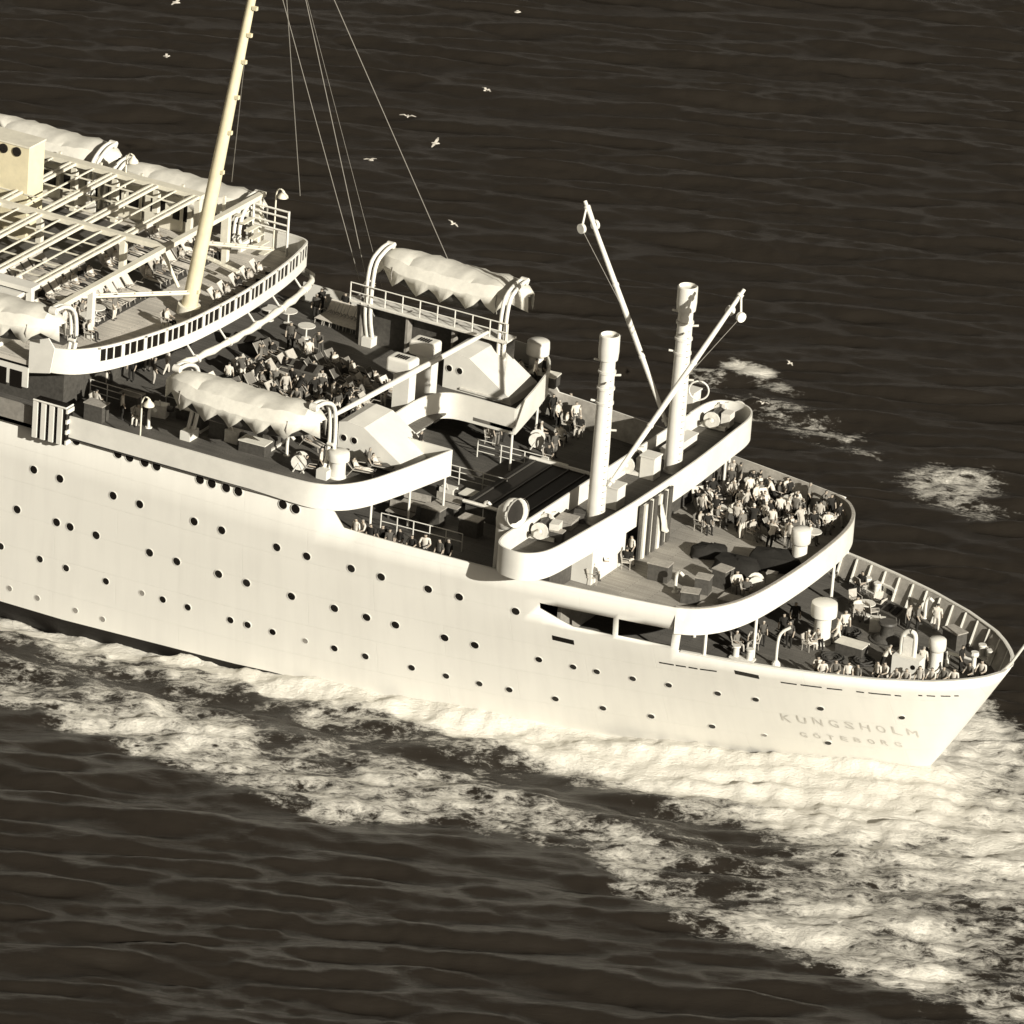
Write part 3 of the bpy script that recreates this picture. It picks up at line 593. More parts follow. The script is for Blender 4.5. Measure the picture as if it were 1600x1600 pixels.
winch(848, 838, ZC, 0.2, 'white cargo winch with dark drum at the near end of the derrick platform')
winch(985, 735, ZC, 0.1, 'white cargo winch between the two kingposts')
winch(1118, 665, ZC, 0.1, 'white cargo winch at the far end of the derrick platform')
def locker(name, u, v, z, d, rz, label, m='white', cat='locker'):
    l = empty(name, label, cat, W(u, v, z=z), rz); MB().box((0, 0, d[2] / 2), d).build('body', M[m], l); MB().box((0, 0, d[2] + 0.04), (d[0] + 0.1, d[1] + 0.1, 0.08)).build('lid', M[m], l); return l
locker('deck_locker', 957, 790, ZC, (0.9, 0.9, 1.15), 0, 'upright white locker at the foot of the nearer kingpost')
locker('deck_locker', 1015, 745, ZC, (0.8, 0.8, 1.2), 0, 'upright white locker midway along the derrick platform')
locker('deck_locker', 1060, 705, ZC, (0.6, 3.0, 0.55), 0, 'long low white locker at the foot of the far kingpost')
locker('deck_locker', 1078, 640, ZC, (0.7, 0.9, 1.1), 0, 'white locker behind the far kingpost')
locker('deck_locker', 885, 822, ZC, (0.9, 1.0, 0.4), 0.1, 'low pale locker beside the near winch', 'lightwood')
locker('deck_locker', 905, 815, ZC, (0.5, 0.5, 0.5), 0.4, 'small dark locker between the near winch and kingpost', 'wood')
# striped canvas curtain under the platform
cu_ = empty('canvas_curtain', 'dark and pale striped canvas curtain hanging below the derrick platform', 'curtain', (10.72, -0.9, ZB)); ny = 13; 
for i in range(ny):
    y0 = -2.0 + i * 3.5 / ny; y1 = y0 + 3.5 / ny; off = 0.10 if i % 2 else -0.06
    MB().box(((off) / 2, (y0 + y1) / 2 + .25, 1.5), (0.06 + abs(off), (y1 - y0) - 0.01, 3.0 if i % 2 else 2.96)).build('stripe', M['canvas'] if i % 3 == 1 else M['cloth_mid'] if i % 2 else M['steel'], cu_)
fl = MB(); pts = [(0, 0, 0), (0.03, .1, -.5), (0.1, .25, -1.0), (0.05, .45, -1.5), (0.1, .75, -1.75)]
vs = []; 
for i, q in enumerate(pts):
    wd_ = [0.06, .22, .34, .42, .1][i]; vs += [(q[0] - 0.05, q[1] - wd_ / 2, q[2]), (q[0] + .08, q[1] + wd_ / 2, q[2] + .1), (q[0] + .1, q[1] + wd_ / 2, q[2] + .1), (q[0], q[1] - wd_ / 2, q[2])]
fl.add(vs, [(4 * i + k, 4 * i + (k + 1) % 4, 4 * i + 4 + (k + 1) % 4, 4 * i + 4 + k) for i in range(4) for k in range(4)])
fl_ = tag(fl.build('flag', M['canvas'], smooth=180, loc=(10.95, -0.85, 11.1)), 'limp white flag hanging in front of the striped curtain', 'flag')

# ventilators
def cowl(loc, rz, label, s=1.0):
    c = empty('cowl_ventilator', label, 'ventilator', loc, rz); 
    MB().lathe([(0.42 * s, 0), (0.40 * s, 0.1), (0.38 * s, 2.3 * s)], n=16).build('trunk', M['white'], c, 40)
    pts = [(0, 0, 2.3 * s), (0, 0, 2.6 * s), (0.08 * s, 0, 2.85 * s), (0.28 * s, 0, 3.0 * s), (0.52 * s, 0, 3.03 * s)]
    MB().tube(pts, [0.38 * s, 0.41 * s, 0.47 * s, 0.54 * s, 0.57 * s], 16, False).build('cowl', M['white'], c, 60).modifiers.new('s', 'SOLIDIFY').thickness = 0.03
    MB().tube([(0.30 * s, 0, 3.01 * s), (0.34 * s, 0, 3.02 * s)], 0.5 * s, 16).build('mouth', M['black'], c)
    MB().tube([(0.50 * s, 0, 3.03 * s), (0.56 * s, 0, 3.03 * s)], 0.6 * s, 18, False).build('rim', M['white'], c)
cw = W(793, 795, y=-9.5); cowl((cw.x, -9.5, ZB), R(-15), 'white cowl ventilator with round mouth beside the near end of the derrick platform', (cw.z - ZB) / 3.03)
def mushroom(u, v, z, label, h=1.3, r=0.42, hr=0.6, hh=0.55, n=18):
    m_ = empty('mushroom_ventilator', label, 'ventilator', W(u, v, z=z), group='mushroom ventilators')
    MB().lathe([(r * 1.12, 0), (r * 1.1, 0.08), (r, 0.1), (r * 0.97, h - hh * 0.9)], n=n).build('trunk', M['white'], m_, 40)
    MB().lathe([(r * 0.95, h - hh * 0.95), (hr, h - hh * 0.8), (hr * 1.02, h - hh * 0.4), (hr * 0.98, h - 0.06), (hr * 0.85, h), (0.05, h + 0.05)], n=n).build('head', M['white'], m_, 50)
    return m_
mushroom(1247, 888, ZB, 'tall white mushroom ventilator near the after edge of the second tier', 2.25, 0.40, 0.52, 0.95)
mushroom(1283, 1004, ZA, 'tall white mushroom ventilator among people just below the second tier', 2.3, 0.45, 0.68, 0.95)
mushroom(1461, 1046, ZA, 'white ventilator post near the tip of the stern', 1.75, 0.36, 0.45, 0.75)
mushroom(527, 745, ZD, 'short white mushroom ventilator on the near wing of the boat deck', 1.45, 0.42, 0.58, 0.6)
mushroom(838, 583, ZD, 'short white mushroom ventilator on the far wing of the boat deck', 1.9, 0.44, 0.62, 0.95)
# hooded box ventilators
def boxvent(u, v, label):
    c = empty('box_ventilator', label, 'ventilator', W(u, v, z=ZD), 0, 'twin hooded box ventilators'); 
    MB().box((0, 0, 1.35), (0.95, 0.75, 2.7)).build('trunk', M['white'], c)
    hd = MB().box((-0.16, 0, 3.02), (1.5, 1.05, 0.85)).build('hood', M['white'], c); bv = hd.modifiers.new('b', 'BEVEL'); bv.width = 0.16; bv.segments = 3
    for i in range(5): MB().box((-0.45 + i * 0.15, -0.1, 3.46), (0.08, 0.45, 0.03)).build('slot', M['dark'], c)
    return c
boxvent(628, 653, 'nearer of two tall white box ventilators amid the boat deck')
boxvent(663, 626, 'farther of two tall white box ventilators amid the boat deck')
# wedge shaped companion houses with two portholes
def companion(u, v, label):
    c = empty('companion_house', label, 'deckhouse', W(u, v, z=ZD), 0, 'wedge companion houses'); wdt = 3.0
    prof = [(0, 0), (0, 1.95), (0.5, 2.1), (1.5, 2.0), (4.1, 0.35), (4.2, 0)]
    vs = [(x, y, z) for y in (0, wdt) for x, z in prof]; n_ = len(prof)
    MB().add(vs, [tuple(range(n_)), tuple(reversed(range(n_, 2 * n_)))] + [(i, (i + 1) % n_, n_ + (i + 1) % n_, n_ + i) for i in range(n_)]).build('casing', M['white'], c)
    for x in (0.35, 0.98):
        o = link('porthole', rim_me, c, (x, -0.01, 1.15)); o.rotation_euler.x = R(90); o.scale = (.8, .8, 1); o = link('glass', gl, c, (x, -0.01, 1.15)); o.rotation_euler.x = R(90); o.scale = (.8, .8, 1)
    MB().box((-0.012, wdt / 2, 1.0), (0.05, 0.8, 1.8)).build('door', M['wood'], c)
    MB().box((2.4, -0.06, 0.2), (2.6, 0.1, 0.1)).build('foot_rail', M['gearwhite'], c)
companion(526, 713, 'white wedge shaped companion house on the near wing of the boat deck')
companion(691, 604, 'white wedge shaped companion house on the far wing of the boat deck')
# cross spar between the boat davits
sp = empty('spreader_spar', 'long white horizontal spar crossing the boat deck between the davits', 'spar', W(510, 655, y=-7.6)); 
d = W(762, 519, y=7.6) - sp.location; MB().tube([(0, 0, 0), d * 0.1, d * 0.5, d * 0.9, d], [0.09, 0.13, 0.17, 0.13, 0.09], 10).build('spar', M['white'], sp, 60)

# lifeboats under canvas
def lifeboat_meshes(L_, B_, D_):
    n_, m_ = 17, 9; hv = []; 
    for i in range(n_):
        s = -1 + 2 * i / (n_ - 1); wdt = B_ / 2 * (1 - abs(s) ** 2.6) ** 0.75; sh = 0.25 * s * s
        for j in range(m_):
            a = math.pi * j / (m_ - 1); hv.append((s * L_ / 2 * (1 - 0.05 * math.sin(a)), -wdt * math.cos(a) * (1 if j in (0, m_ - 1) else 1.0), sh - D_ * math.sin(a) ** 0.8 * (1 - 0.45 * abs(s) ** 3)))
    hf = [(i * m_ + j, i * m_ + j + 1, (i + 1) * m_ + j + 1, (i + 1) * m_ + j) for i in range(n_ - 1) for j in range(m_ - 1)]
    hull_m = MB().add(hv, hf).mesh('boat_hull', M['steel'], 180)
    secs = 13; cv = []; rr = random.Random(5); fold = [rr.uniform(-1, 1) for _ in range(80)]
    for i in range(2 * secs - 1):
        s = -1 + i / (secs - 1); wdt = (B_ / 2 + 0.07) * (1 - abs(s * 0.97) ** 3.2) ** 0.7; sh = 0.22 * s * s
        rid = (0.70 + 0.05 * fold[i]) * (1 - abs(s) ** 8) + 0.12
        ph = (i % 4); sk_ = (0.85, 0.5, 0.18, 0.5)[ph] + 0.08 * fold[i + 30]
        o = [(-1.03, -sk_), (-1.03, 0.05 + 0.05 * fold[i + 11]), (-0.74, rid * 0.70 + 0.05 * fold[i + 20]), (-0.36, rid * 0.92 + 0.03 * fold[i + 5]), (0, rid), (0.36, rid * 0.92 + 0.03 * fold[i + 40]), (0.74, rid * 0.70 + 0.05 * fold[i + 50]), (1.03, 0.05), (1.03, -sk_)]
        for q, (ty, tz) in enumerate(o): cv.append((s * L_ / 2 * 1.02 + 0.05 * fold[(i * 9 + q) % 80], wdt * ty, sh + tz + 0.05))
    K_ = 9; cf = [(i * K_ + j, i * K_ + j + 1, (i + 1) * K_ + j + 1, (i + 1) * K_ + j) for i in range(2 * secs - 2) for j in range(K_ - 1)]
    cov = MB().add(cv, cf).mesh('canvas_cover', M['canvas'], 22)
    return hull_m, cov
lb_h, lb_c = lifeboat_meshes(9.1, 2.9, 1.2)
def lifeboat(loc, label, davit_side, dl, zdeck, flip=1):
    c = empty('lifeboat', label, 'lifeboat', loc, 0, 'lifeboats under canvas covers'); o = link('boat_hull', lb_h, c); o.modifiers.new('s', 'SOLIDIFY').thickness = 0.04
    link('canvas_cover', lb_c, c).modifiers.new('s', 'SOLIDIFY').thickness = 0.025
    for s in (-1, 1): MB().tube([(s * 3.2, -1.2, 0.35), (s * 3.2, -1.32, -0.1), (s * 3.2, -1.1, -0.75)], 0.03, 5).build('gripe_strap', M['wire'], c)
    for s in (-1, 1):
        dv = empty('davit', dl[0 if s < 0 else 1], 'davit', (loc[0] + s * 4.1, loc[1], zdeck), 0, 'lifeboat davits')
        y1 = davit_side * -1.9; top = loc[2] - zdeck
        for k in (-0.16, 0.16):
            MB().tube(smoothpath([(k, y1 * 0.75, 0), (k, y1 * 1.05, top * 0.45), (k, y1 * 0.95, top + 0.25), (k, y1 * 0.45, top + 0.95), (k, davit_side * 0.2, top + 1.05)], 4), [0.115] * 17, 8).build('arm', M['white'], dv, 60)
        MB().box((0, y1 * 0.8, 0.25), (0.6, 0.9, 0.5)).build('foot', M['white'], dv)
        MB().tube([(-0.2, davit_side * 0.1, top + 1.0), (0.2, davit_side * 0.1, top + 1.0)], 0.2, 10).build('sheave', M['gearwhite'], dv, 50)
        MB().tube([(0, davit_side * 0.1, top + 1.0), (s * -0.3, 0, top + 0.3)], 0.05, 6).build('fall', M['wire'], dv)
        MB().tube([(-0.18, y1 * .98, top * .5), (0.18, y1 * .98, top * .5)], 0.09, 8).build('crossbar', M['white'], dv)
bn = W(384, 626, y=-9.9); bf = W(712, 432, y=10.3)
lifeboat((bn.x, -9.9, bn.z - 0.25), 'near lifeboat under a pale canvas cover above the white hull side', -1, ('white davit at the forward end of the near boat deck lifeboat', 'white davit at the after end of the near boat deck lifeboat'), ZD)
lifeboat((bf.x, 10.3, bf.z - 0.25), 'far lifeboat under a scalloped pale canvas cover at the ship\'s outer edge', 1, ('white davit at the forward end of the far boat deck lifeboat', 'white davit at the after end of the far boat deck lifeboat'), ZD)
b2 = W(300, 295, y=11.3); b3 = W(75, 218, y=11.3); b4 = W(-20, 475, y=-11.6)
lifeboat((b2.x, 11.3, b2.z - .3), 'canvas covered lifeboat behind the mast on the far side', 1, ('white davit left of the mast on the far side', 'white davit right of the mast on the far side'), ZE)
lifeboat((b3.x, 11.3, b3.z - .3), 'canvas covered lifeboat at the top left beyond the buff house', 1, ('white davit behind the buff house at the left edge', 'white davit at the after end of the top left lifeboat'), ZE)
lifeboat((b4.x, -11.6, b4.z - .3), 'canvas covered lifeboat cut off by the left edge above the white side screen', -1, ('white davit at the left edge outside the frame', 'white davit beside the sloping wing screen'), ZE)

# catwalk with rails under the far lifeboat, its ladder
ca = W(547, 468, y=8.1); cb = W(792, 534, y=8.1); zc_ = (ca.z + cb.z) / 2
cat = empty('boat_catwalk', 'narrow white railed catwalk running under the far lifeboat', 'catwalk', (ca.x, 8.1, zc_)); Lc = cb.x - ca.x
MB().box((Lc / 2, 0.5, -0.06), (Lc, 1.1, 0.1)).build('walkway', M['gearwhite'], cat)
for z in (0.5, 1.0): MB().tube([(0, 0, z), (Lc, 0, z)], 0.035, 5).build('rail', M['white'], cat)
MB().box((Lc / 2, 0, -0.05), (Lc, 0.06, 0.18)).build('toe_board', M['white'], cat)
for i in range(10): MB().tube([(Lc * i / 9, 0, 0), (Lc * i / 9, 0, 1.02)], 0.035, 5).build('stanchion', M['white'], cat)
for i in range(4): MB().box((0.6 + i * (Lc - 1.2) / 3, 0.5, (ZD - zc_) / 2), (0.14, 0.5, zc_ - ZD)).build('bracket', M['grey'], cat)
MB().box((Lc / 2, 0.9, (ZD - zc_) / 2 - 0.05), (Lc, 0.05, zc_ - ZD - 0.1)).build('backing_plate', M['steel'], cat)
lad = empty('ladder', 'short white ladder leaning up to the catwalk', 'ladder', W(592, 519, z=ZD)); top = Vector((ca.x + 1.0, 8.0, zc_)) - lad.location; 
for s in (-0.25, 0.25): MB().tube([(s, 0, 0), top + Vector((s, 0, 0))], 0.04, 5).build('stile', M['white'], lad)
for i in range(1, 7): MB().tube([top * (i / 7) + Vector((-.25, 0, 0)), top * (i / 7) + Vector((.25, 0, 0))], 0.03, 5).build('rung', M['white'], lad)

# ------------------------------------------------------------------ mast, overhead frame, sun deck gear
mb_ = W(297, 487, z=ZE); mt_ = W(393, 0, y=0.0); md_ = (mt_ - Vector((mb_.x, 0, ZE))); head = Vector((mb_.x, 0, ZE)) + md_ * 1.40
mast = empty('mainmast', 'tall buff yellow mast raking aft from the sun deck', 'mast', (mb_.x, 0, ZE)); dm = head - Vector((mb_.x, 0, ZE))
MB().tube([(0, 0, 0), dm * 0.05, dm * 0.35, dm * 0.7, dm], [0.45, 0.41, 0.34, 0.23, 0.16], 18).build('pole', M['buff'], mast, 60)
MB().tube([(0, 0, 0), dm * 0.02], 0.62, 18).build('step', M['cream'], mast, 60)
for f in (0.055, 0.33, 0.42, 0.5, 0.58, 0.64, 0.70): 
    MB().box(dm * f + Vector((0.35, -0.1, 0)), (0.28, 0.18, 0.2)).build('cleat', M['buff'], mast)
def rail_foot(u0, v0, u1, v1, zt, yt):
    for k in range(400):
        f = 1.25 - k * 0.002; q = W(u0 + (u1 - u0) * f, v0 + (v1 - v0) * f, z=zt)
        if q.y >= yt: return q
for name_, hd, ft in [('stay', 1.0, W(469, 306, z=16.6)), ('stay', 0.86, rail_foot(415, 72, 547, 409, TD, 11.9)), ('stay', 1.0, rail_foot(487, 70, 563, 397, TD, 11.9)), ('stay', 1.0, rail_foot(512, 0, 678, 360, TD, 11.9)), ('stay', 0.70, W(345, 281, z=16.6)), ('stay', 0.70, W(362, 284, z=16.6)), ('halyard', 0.98, rail_foot(510, 100, 580, 380, TD, 11.9))]:
    a = Vector((mb_.x, 0, ZE)) + dm * hd; MB().tube([a - mast.location, ft - mast.location], 0.022 if name_ == 'stay' else 0.012, 5).build(name_, M['wire'], mast)
# stowed derricks round the mast foot
def spar2(name, a, c, r, label, m='cream', gap=0.0, group=None):
    a, c = V3(a), V3(c); e = empty(name, label, 'spar', a, 0, group); d = c - a; s = d.cross(Vector((0, 0, 1))).normalized() * gap
    if gap: 
        for k in (-1, 1): MB().tube([s * k, d + s * k], r, 6).build('bar', M[m], e)
        for i in range(7): MB().tube([d * (i / 6) - s, d * (i / 6) + s], r * 0.8, 5).build('spacer', M[m], e)
    else: MB().tube([(0, 0, 0), d], r, 8).build('bar', M[m], e, 60)
    return e
spar2('stowed_boom', W(128, 463, z=15.5), W(294, 457, z=15.5), 0.075, 'pale twin bar boom stowed from the mast foot to the near side', 'cream', 0.14)
spar2('stowed_boom', W(315, 379, z=15.5), W(424, 389, z=15.5), 0.075, 'pale twin bar boom stowed from the mast to the far screen', 'cream', 0.14)
spar2('stowed_boom', W(315, 398, z=15.2), W(372, 425, z=15.0), 0.07, 'short pale bar slanting down right of the mast', 'cream', 0.10)
spar2('stowed_boom', W(248, 378, z=16.8), W(279, 449, z=14.6), 0.10, 'pale strut slanting from the overhead beam to the mast foot', 'cream')
# overhead frame
fr = empty('overhead_frame', 'open white overhead frame of long and cross beams above the sun deck', 'frame', (-20.5, 0, ZE)); hz = ZF - ZE
def beam(x0, y0, x1, y1, w_, h_, name='beam', m='cream', z=hz):
    dx, dy = x1 - x0, y1 - y0; MB().box(((x0 + x1) / 2, (y0 + y1) / 2, z), (math.hypot(dx, dy), w_, h_), math.atan2(dy, dx)).build(name, M[m], fr)
beam(0, -11.0, 0, 11.4, 0.34, 0.26, 'aft_beam')
beam(-0.2, 1.2, -26, 1.2, 0.42, 0.27, 'centre_beam', z=hz - 0.004)
beam(-2.3, -8.1, -26, -8.1, 0.9, 0.25, 'side_beam', 'white', hz - 0.01); beam(-2.3, 8.9, -26, 8.9, 0.6, 0.25, 'side_beam', z=hz - 0.01)
for i in range(7):
    x = -2.6 - i * 2.62
    for y in (-6.4, -4.6, -2.6, -0.8, 3.2, 5.2, 7.2): beam(x - 0.35, y, x - 2.3, y, 0.07, 0.07, 'stringer', z=hz - 0.05)
    beam(x - 1.3, -8.4, x - 1.3, 8.9, 0.07, 0.08, 'cross_wire', z=hz + 0.03)
    for k in (-0.16, 0.16): beam(x + k, -8.4, x + k, 8.9, 0.11, 0.16, 'cross_bar', z=hz + 0.02)
    for j in range(12): beam(x - 0.16, -7.6 + j * 1.45, x + 0.16, -7.6 + j * 1.45, 0.1, 0.1, 'spacer', z=hz + 0.022)
for x, y in [(0, -10.8), (0, -6.2), (0, 7.6), (0, 10.9)] + [(-2.6 - i * 2.62, 8.9) for i in range(7)] + [(-2.6 - i * 5.24, 1.2) for i in range(3)] + [(-2.6 - i * 2.62, -8.1) for i in range(5)]:
    MB().box((x, y, hz / 2 - 0.07), (0.32, 0.32, hz - 0.14)).build('post', M['cream'] if y > 0 else M['white'], fr)
for i in range(8):
    x = -2.6 - i * 2.62; MB().box((x + 1.2, 9.6, hz * 0.55), (0.14, 0.14, hz * 0.95)).build('post', M['cream'], fr)
# house sides under the frame
ho = empty('side_house', 'white flat roofed house along the near edge of the sun deck with dark windows', 'deckhouse', (-24, -9.3, ZE))
MB().box((-6, 0, 1.2), (13, 1.9, 2.4)).build('wall', M['white'], ho); MB().box((-6, 0, 2.48), (13.4, 2.3, 0.14)).build('roof', M['white'], ho)
for i in range(6): MB().box((0.2 - i * 1.6, -0.96, 1.45), (1.1, 0.04, 0.8)).build('window', M['dark'], ho)
hf_ = empty('side_house', 'buff flat roofed house along the far edge of the sun deck behind the frame', 'deckhouse', (-26, 10.2, ZE))
MB().box((-4, 0, 1.0), (12, 0.9, 2.0)).build('wall', M['cream'], hf_)
for i in range(8): MB().box((1.3 - i * 1.4, -0.46, 1.2), (0.9, 0.03, 1.0)).build('window', M['dark'], hf_)
# buff house / funnel casing at the left
fa_ = W(44, 268, y=3.2); fb_ = W(44, 232, y=3.2)
fc = empty('funnel_casing', 'buff yellow casing block at the left edge with dark oval vents', 'casing', (fa_.x, 4.4, ZE)); ht = fb_.z - ZE
MB().box((-4.5, -.4, ht / 2), (9, 1.6, ht)).build('wall', M['buff'], fc); MB().box((-4.5, -.4, ht + 0.05), (9.1, 1.7, 0.1)).build('roof', M['cream'], fc)
for i in range(5):
    MB().tube([(-0.75 - i * 0.85, -1.26, ht - 0.35), (-0.75 - i * 0.85, -1.20, ht - 0.35)], 0.27, 14).build('vent', M['dark'], fc)
# flood lamps on posts
def lamp(u, v, z, h, label):
    l = empty('deck_lamp', label, 'lamp', W(u, v, z=z) - Vector((0, 0, h))); 
    MB().tube(smoothpath([(0, 0, 0), (0, 0, h * 0.7), (0, 0.02, h - 0.1), (0.18, 0, h + 0.22), (0.42, 0, h + 0.18)], 3), 0.045, 6).build('post', M['cream'], l, 60)
    MB().lathe([(0.30, 0), (0.27, 0.12), (0.12, 0.28), (0.06, 0.4)], (0.42, 0, h - 0.22), 12).build('shade', M['cream'], l, 50)
lamp(432, 300, 17.6, 3.4, 'pale bell shaped deck lamp at the far corner of the sun deck')
lamp(198, 245, 17.9, 3.4, 'pale bell shaped deck lamp by the far lifeboats')
lamp(222, 625, 13.6, 2.4, 'pale bell shaped deck lamp beside the near lifeboat')
# ladder rails at far corner
rr_ = empty('corner_rail', 'white open rails beside steps at the far after corner of the sun deck', 'railing', (-18.9, 10.4, ZE))
for z in (2.55, 2.2, 1.75, 1.4): MB().tube([(-1.6, 0, z), (0.6, 0, z - 0.0)], 0.06, 5).build('rail', M['white'], rr_)
for x in (-1.6, 0.6): MB().tube([(x, 0, 0), (x, 0, 2.6)], 0.07, 6).build('post', M['white'], rr_)
for i in range(6): MB().box((-1.9 + i * 0.33, -0.7, 2.1 - i * 0.36), (0.34, 1.1, 0.06)).build('step', M['cream'], rr_)
# rolled awning lashed below the screen
aw = empty('rolled_awning', 'rolled white awning lashed on struts below the windowed screen', 'awning', (-15.7, 0, 13.1))
path = []
for s in np.linspace(sA + 5.2, L[-1] - 1.0, 26):
    q, a = along(s); o_n = Vector((math.sin(a), -math.cos(a), 0)); path.append(q + o_n * 0.45 + Vector((15.7, 0, 0.04 * math.sin(s * 5))))
MB().tube(path, [0.19 + 0.035 * math.sin(i * 2.1) for i in range(26)], 9).build('roll', M['canvas'], aw, 180)
for i in range(2, 25, 4):
    MB().tube([path[i] + Vector((0, 0, -.02)), path[i] + Vector((.02, 0, 0.02)) + (path[i + 1] - path[i]).normalized() * .12], 0.25, 9).build('lashing', M['gearwhite'], aw)
    MB().tube([path[i], path[i] + Vector((-0.6, 0, 0.65))], 0.05, 5).build('strut', M['white'], aw)
# louvred bay in the ship's side
lv = empty('louvred_bay', 'boxy white louvred bay with dark slots projecting from the ship\'s side at left', 'louvre box', W(50, 682, y=-12.3)); zb = lv.location.z
MB().box((1.0, 0.35, 1.05), (2.0, 0.6, 2.1)).build('box', M['dark'], lv)
for i in range(4): MB().box((0.13 + i * 0.5, 0.02, 1.05), (0.27, 0.12, 2.1)).build('slat', M['white'], lv)
for i in range(4): MB().box((2.02, 0.35, 0.15 + i * 0.58), (0.1, 0.66, 0.22)).build('end_slat', M['white'], lv)
MB().tube([(0, -.02, 2.1), (2.0, -.02, 2.1), (2.0, .65, 2.1)], 0.06, 5).build('rim', M['white'], lv)

# ------------------------------------------------------------------ well deck and stern deck gear
ht_ = empty('cargo_hatch', 'long dark covered hatch in the shaded well between the boat deck and derrick platform', 'hatch', (3.2, 0.2, ZB))
MB().box((0, 0, 0.4), (4.6, 7.0, 0.8)).build('coaming', M['steel'], ht_); MB().box((0, 0, 0.85), (4.7, 7.1, 0.1)).build('tarpaulin', M['black'], ht_)
MB().tube([(-2.4, -3.6, 0.95), (2.4, -3.6, 0.95)], 0.1, 6).build('batten', M['gearwhite'], ht_); MB().tube([(-2.4, 3.6, 0.95), (2.4, 3.6, 0.95)], 0.12, 6).build('batten', M['white'], ht_)
for i in range(5): MB().box((-2.0 + i * 1.0, 0, 0.93), (0.08, 7.0, 0.05)).build('batten', M['steel'], ht_)
for k, (u, v, lab) in enumerate([(697, 800, 'pale bench beside the pillar of the near boat deck wing'), (625, 812, 'pale bench under the near boat deck wing'), (648, 798, 'pale bench tucked further under the near boat deck wing')]):
    be = empty('deck_bench', lab, 'bench', W(u, v, z=ZB), 0.05 * k, 'benches in the well'); MB().box((0, 0, 0.42), (1.5, 0.5, 0.06)).build('seat', M['lightwood'], be)
    MB().box((0, 0.27, 0.7), (1.5, 0.06, 0.4)).build('backrest', M['lightwood'], be)
    for s in (-0.6, 0.6): MB().box((s, 0, 0.2), (0.07, 0.45, 0.4)).build('leg', M['wood'], be)
ra = empty('well_rail', 'thin white guard rail along the near edge of the well', 'railing', W(585, 835, z=ZB)); 
d = W(712, 868, z=ZB) - ra.location
for z in (0.55, 1.0): MB().tube([(0, 0.6, z), d + Vector((0, 0.6, z))], 0.03, 5).build('rail', M['white'], ra)
for i in range(6): MB().tube([d * (i / 5) + Vector((0, .6, 0)), d * (i / 5) + Vector((0, .6, 1.0))], 0.03, 5).build('stanchion', M['white'], ra)
# stern deck gear
cap = empty('mooring_house', 'white boxy mooring house with arched ventilator on the stern deck', 'deckhouse', W(1418, 1052, z=ZA), R(4)); 
MB().box((0, 0, 0.5), (1.5, 0.9, 1.0)).build('casing', M['white'], cap); MB().tube([(0.42, -0.47, 0.6), (0.42, -0.44, 0.6)], 0.13, 10).build('port', M['dark'], cap)
MB().tube(smoothpath([(-0.45, 0, 1.0), (-0.45, 0, 1.9), (-0.25, 0, 2.25), (0.1, 0, 2.3), (0.25, 0, 2.0), (0.25, 0, 1.0)], 4), 0.13, 8).build('arched_pipe', M['white'], cap, 60)
MB().box((-0.1, 0, 1.5), (0.5, 0.25, 1.0)).build('panel', M['gearwhite'], cap)
gp = empty('gooseneck_pipe', 'thin white curved gooseneck pipe rising beside the near stern rail', 'pipe', W(1212, 1040, z=ZA)); 
MB().tube(smoothpath([(0, 0, 0), (0, 0, 1.2), (0.1, 0.1, 1.8), (0.5, 0.3, 2.15)], 4), 0.08, 8).build('pipe', M['white'], gp, 60); MB().lathe([(0.25, 0), (0.22, 0.15), (0.1, 0.3)], n=10).build('base', M['white'], gp)
fp = empty('fire_main', 'white horizontal pipe with upright valve near the stern tip', 'pipe', W(1478, 1040, z=ZA)); d = W(1520, 1052, z=ZA) - fp.location
MB().tube([(0, 0, 0.75), d + Vector((0, 0, 0.75))], 0.1, 8).build('pipe', M['white'], fp, 60)
for f in (0.05, 1.0): MB().tube([d * f, d * f + Vector((0, 0, 1.05 if f > .5 else .75))], 0.13, 8).build('stand', M['white'], fp, 60)
MB().lathe([(0.2, 0.95), (0.24, 1.05), (0.2, 1.2)], d, 10).build('valve_wheel', M['white'], fp)
def bitts(u, v, z, rz, label):
    e = empty('mooring_bitts', label, 'bollard', W(u, v, z=z), rz, 'mooring bitts'); MB().box((0, 0, 0.05), (1.3, 0.5, 0.1)).build('base', M['gearwhite'], e)
    for x in (-0.38, 0.38): MB().lathe([(0.19, 0.1), (0.17, 0.15), (0.17, 0.55), (0.23, 0.6), (0.21, 0.68)], (x, 0, 0), 12).build('post', M['gearwhite'], e, 40)
bitts(1362, 925, ZA, R(-22), 'pale mooring bitts by the far stern bulwark nearest the second tier'); bitts(1540, 1030, ZA, R(-30), 'pale mooring bitts close to the stern tip')
bitts(1160, 1030, ZA, R(5), 'pale mooring bitts under the overhang of the second tier')
def fairlead(x, sg, label):
    y = sg * (hbx(x, TA) - 0.45); e = empty('fairlead', label, 'fairlead', (x, y, ZA), -sg * R(20)); MB().box((0, 0, 0.3), (1.4, 0.4, 0.6)).build('frame', M['white'], e)
    for k in (-0.33, 0.33): MB().box((k, -sg * 0.205, 0.33), (0.42, 0.03, 0.32)).build('opening', M['dark'], e)
fairlead(20.6, 1, 'white twin holed fairlead against the far stern bulwark'); fairlead(28.9, 1, 'white twin holed fairlead against the far bulwark by the stern tip')
cs = empty('capstan', 'dark low capstan amid the stern deck', 'capstan', W(1385, 1000, z=ZA)); MB().lathe([(0.75, 0), (0.7, 0.15), (0.4, 0.3), (0.33, 0.7), (0.5, 0.95), (0.45, 1.05)], n=16).build('drum', M['steel'], cs, 50); MB().lathe([(0.9, 0), (0.9, 0.06)], n=16).build('base', M['steel'], cs)
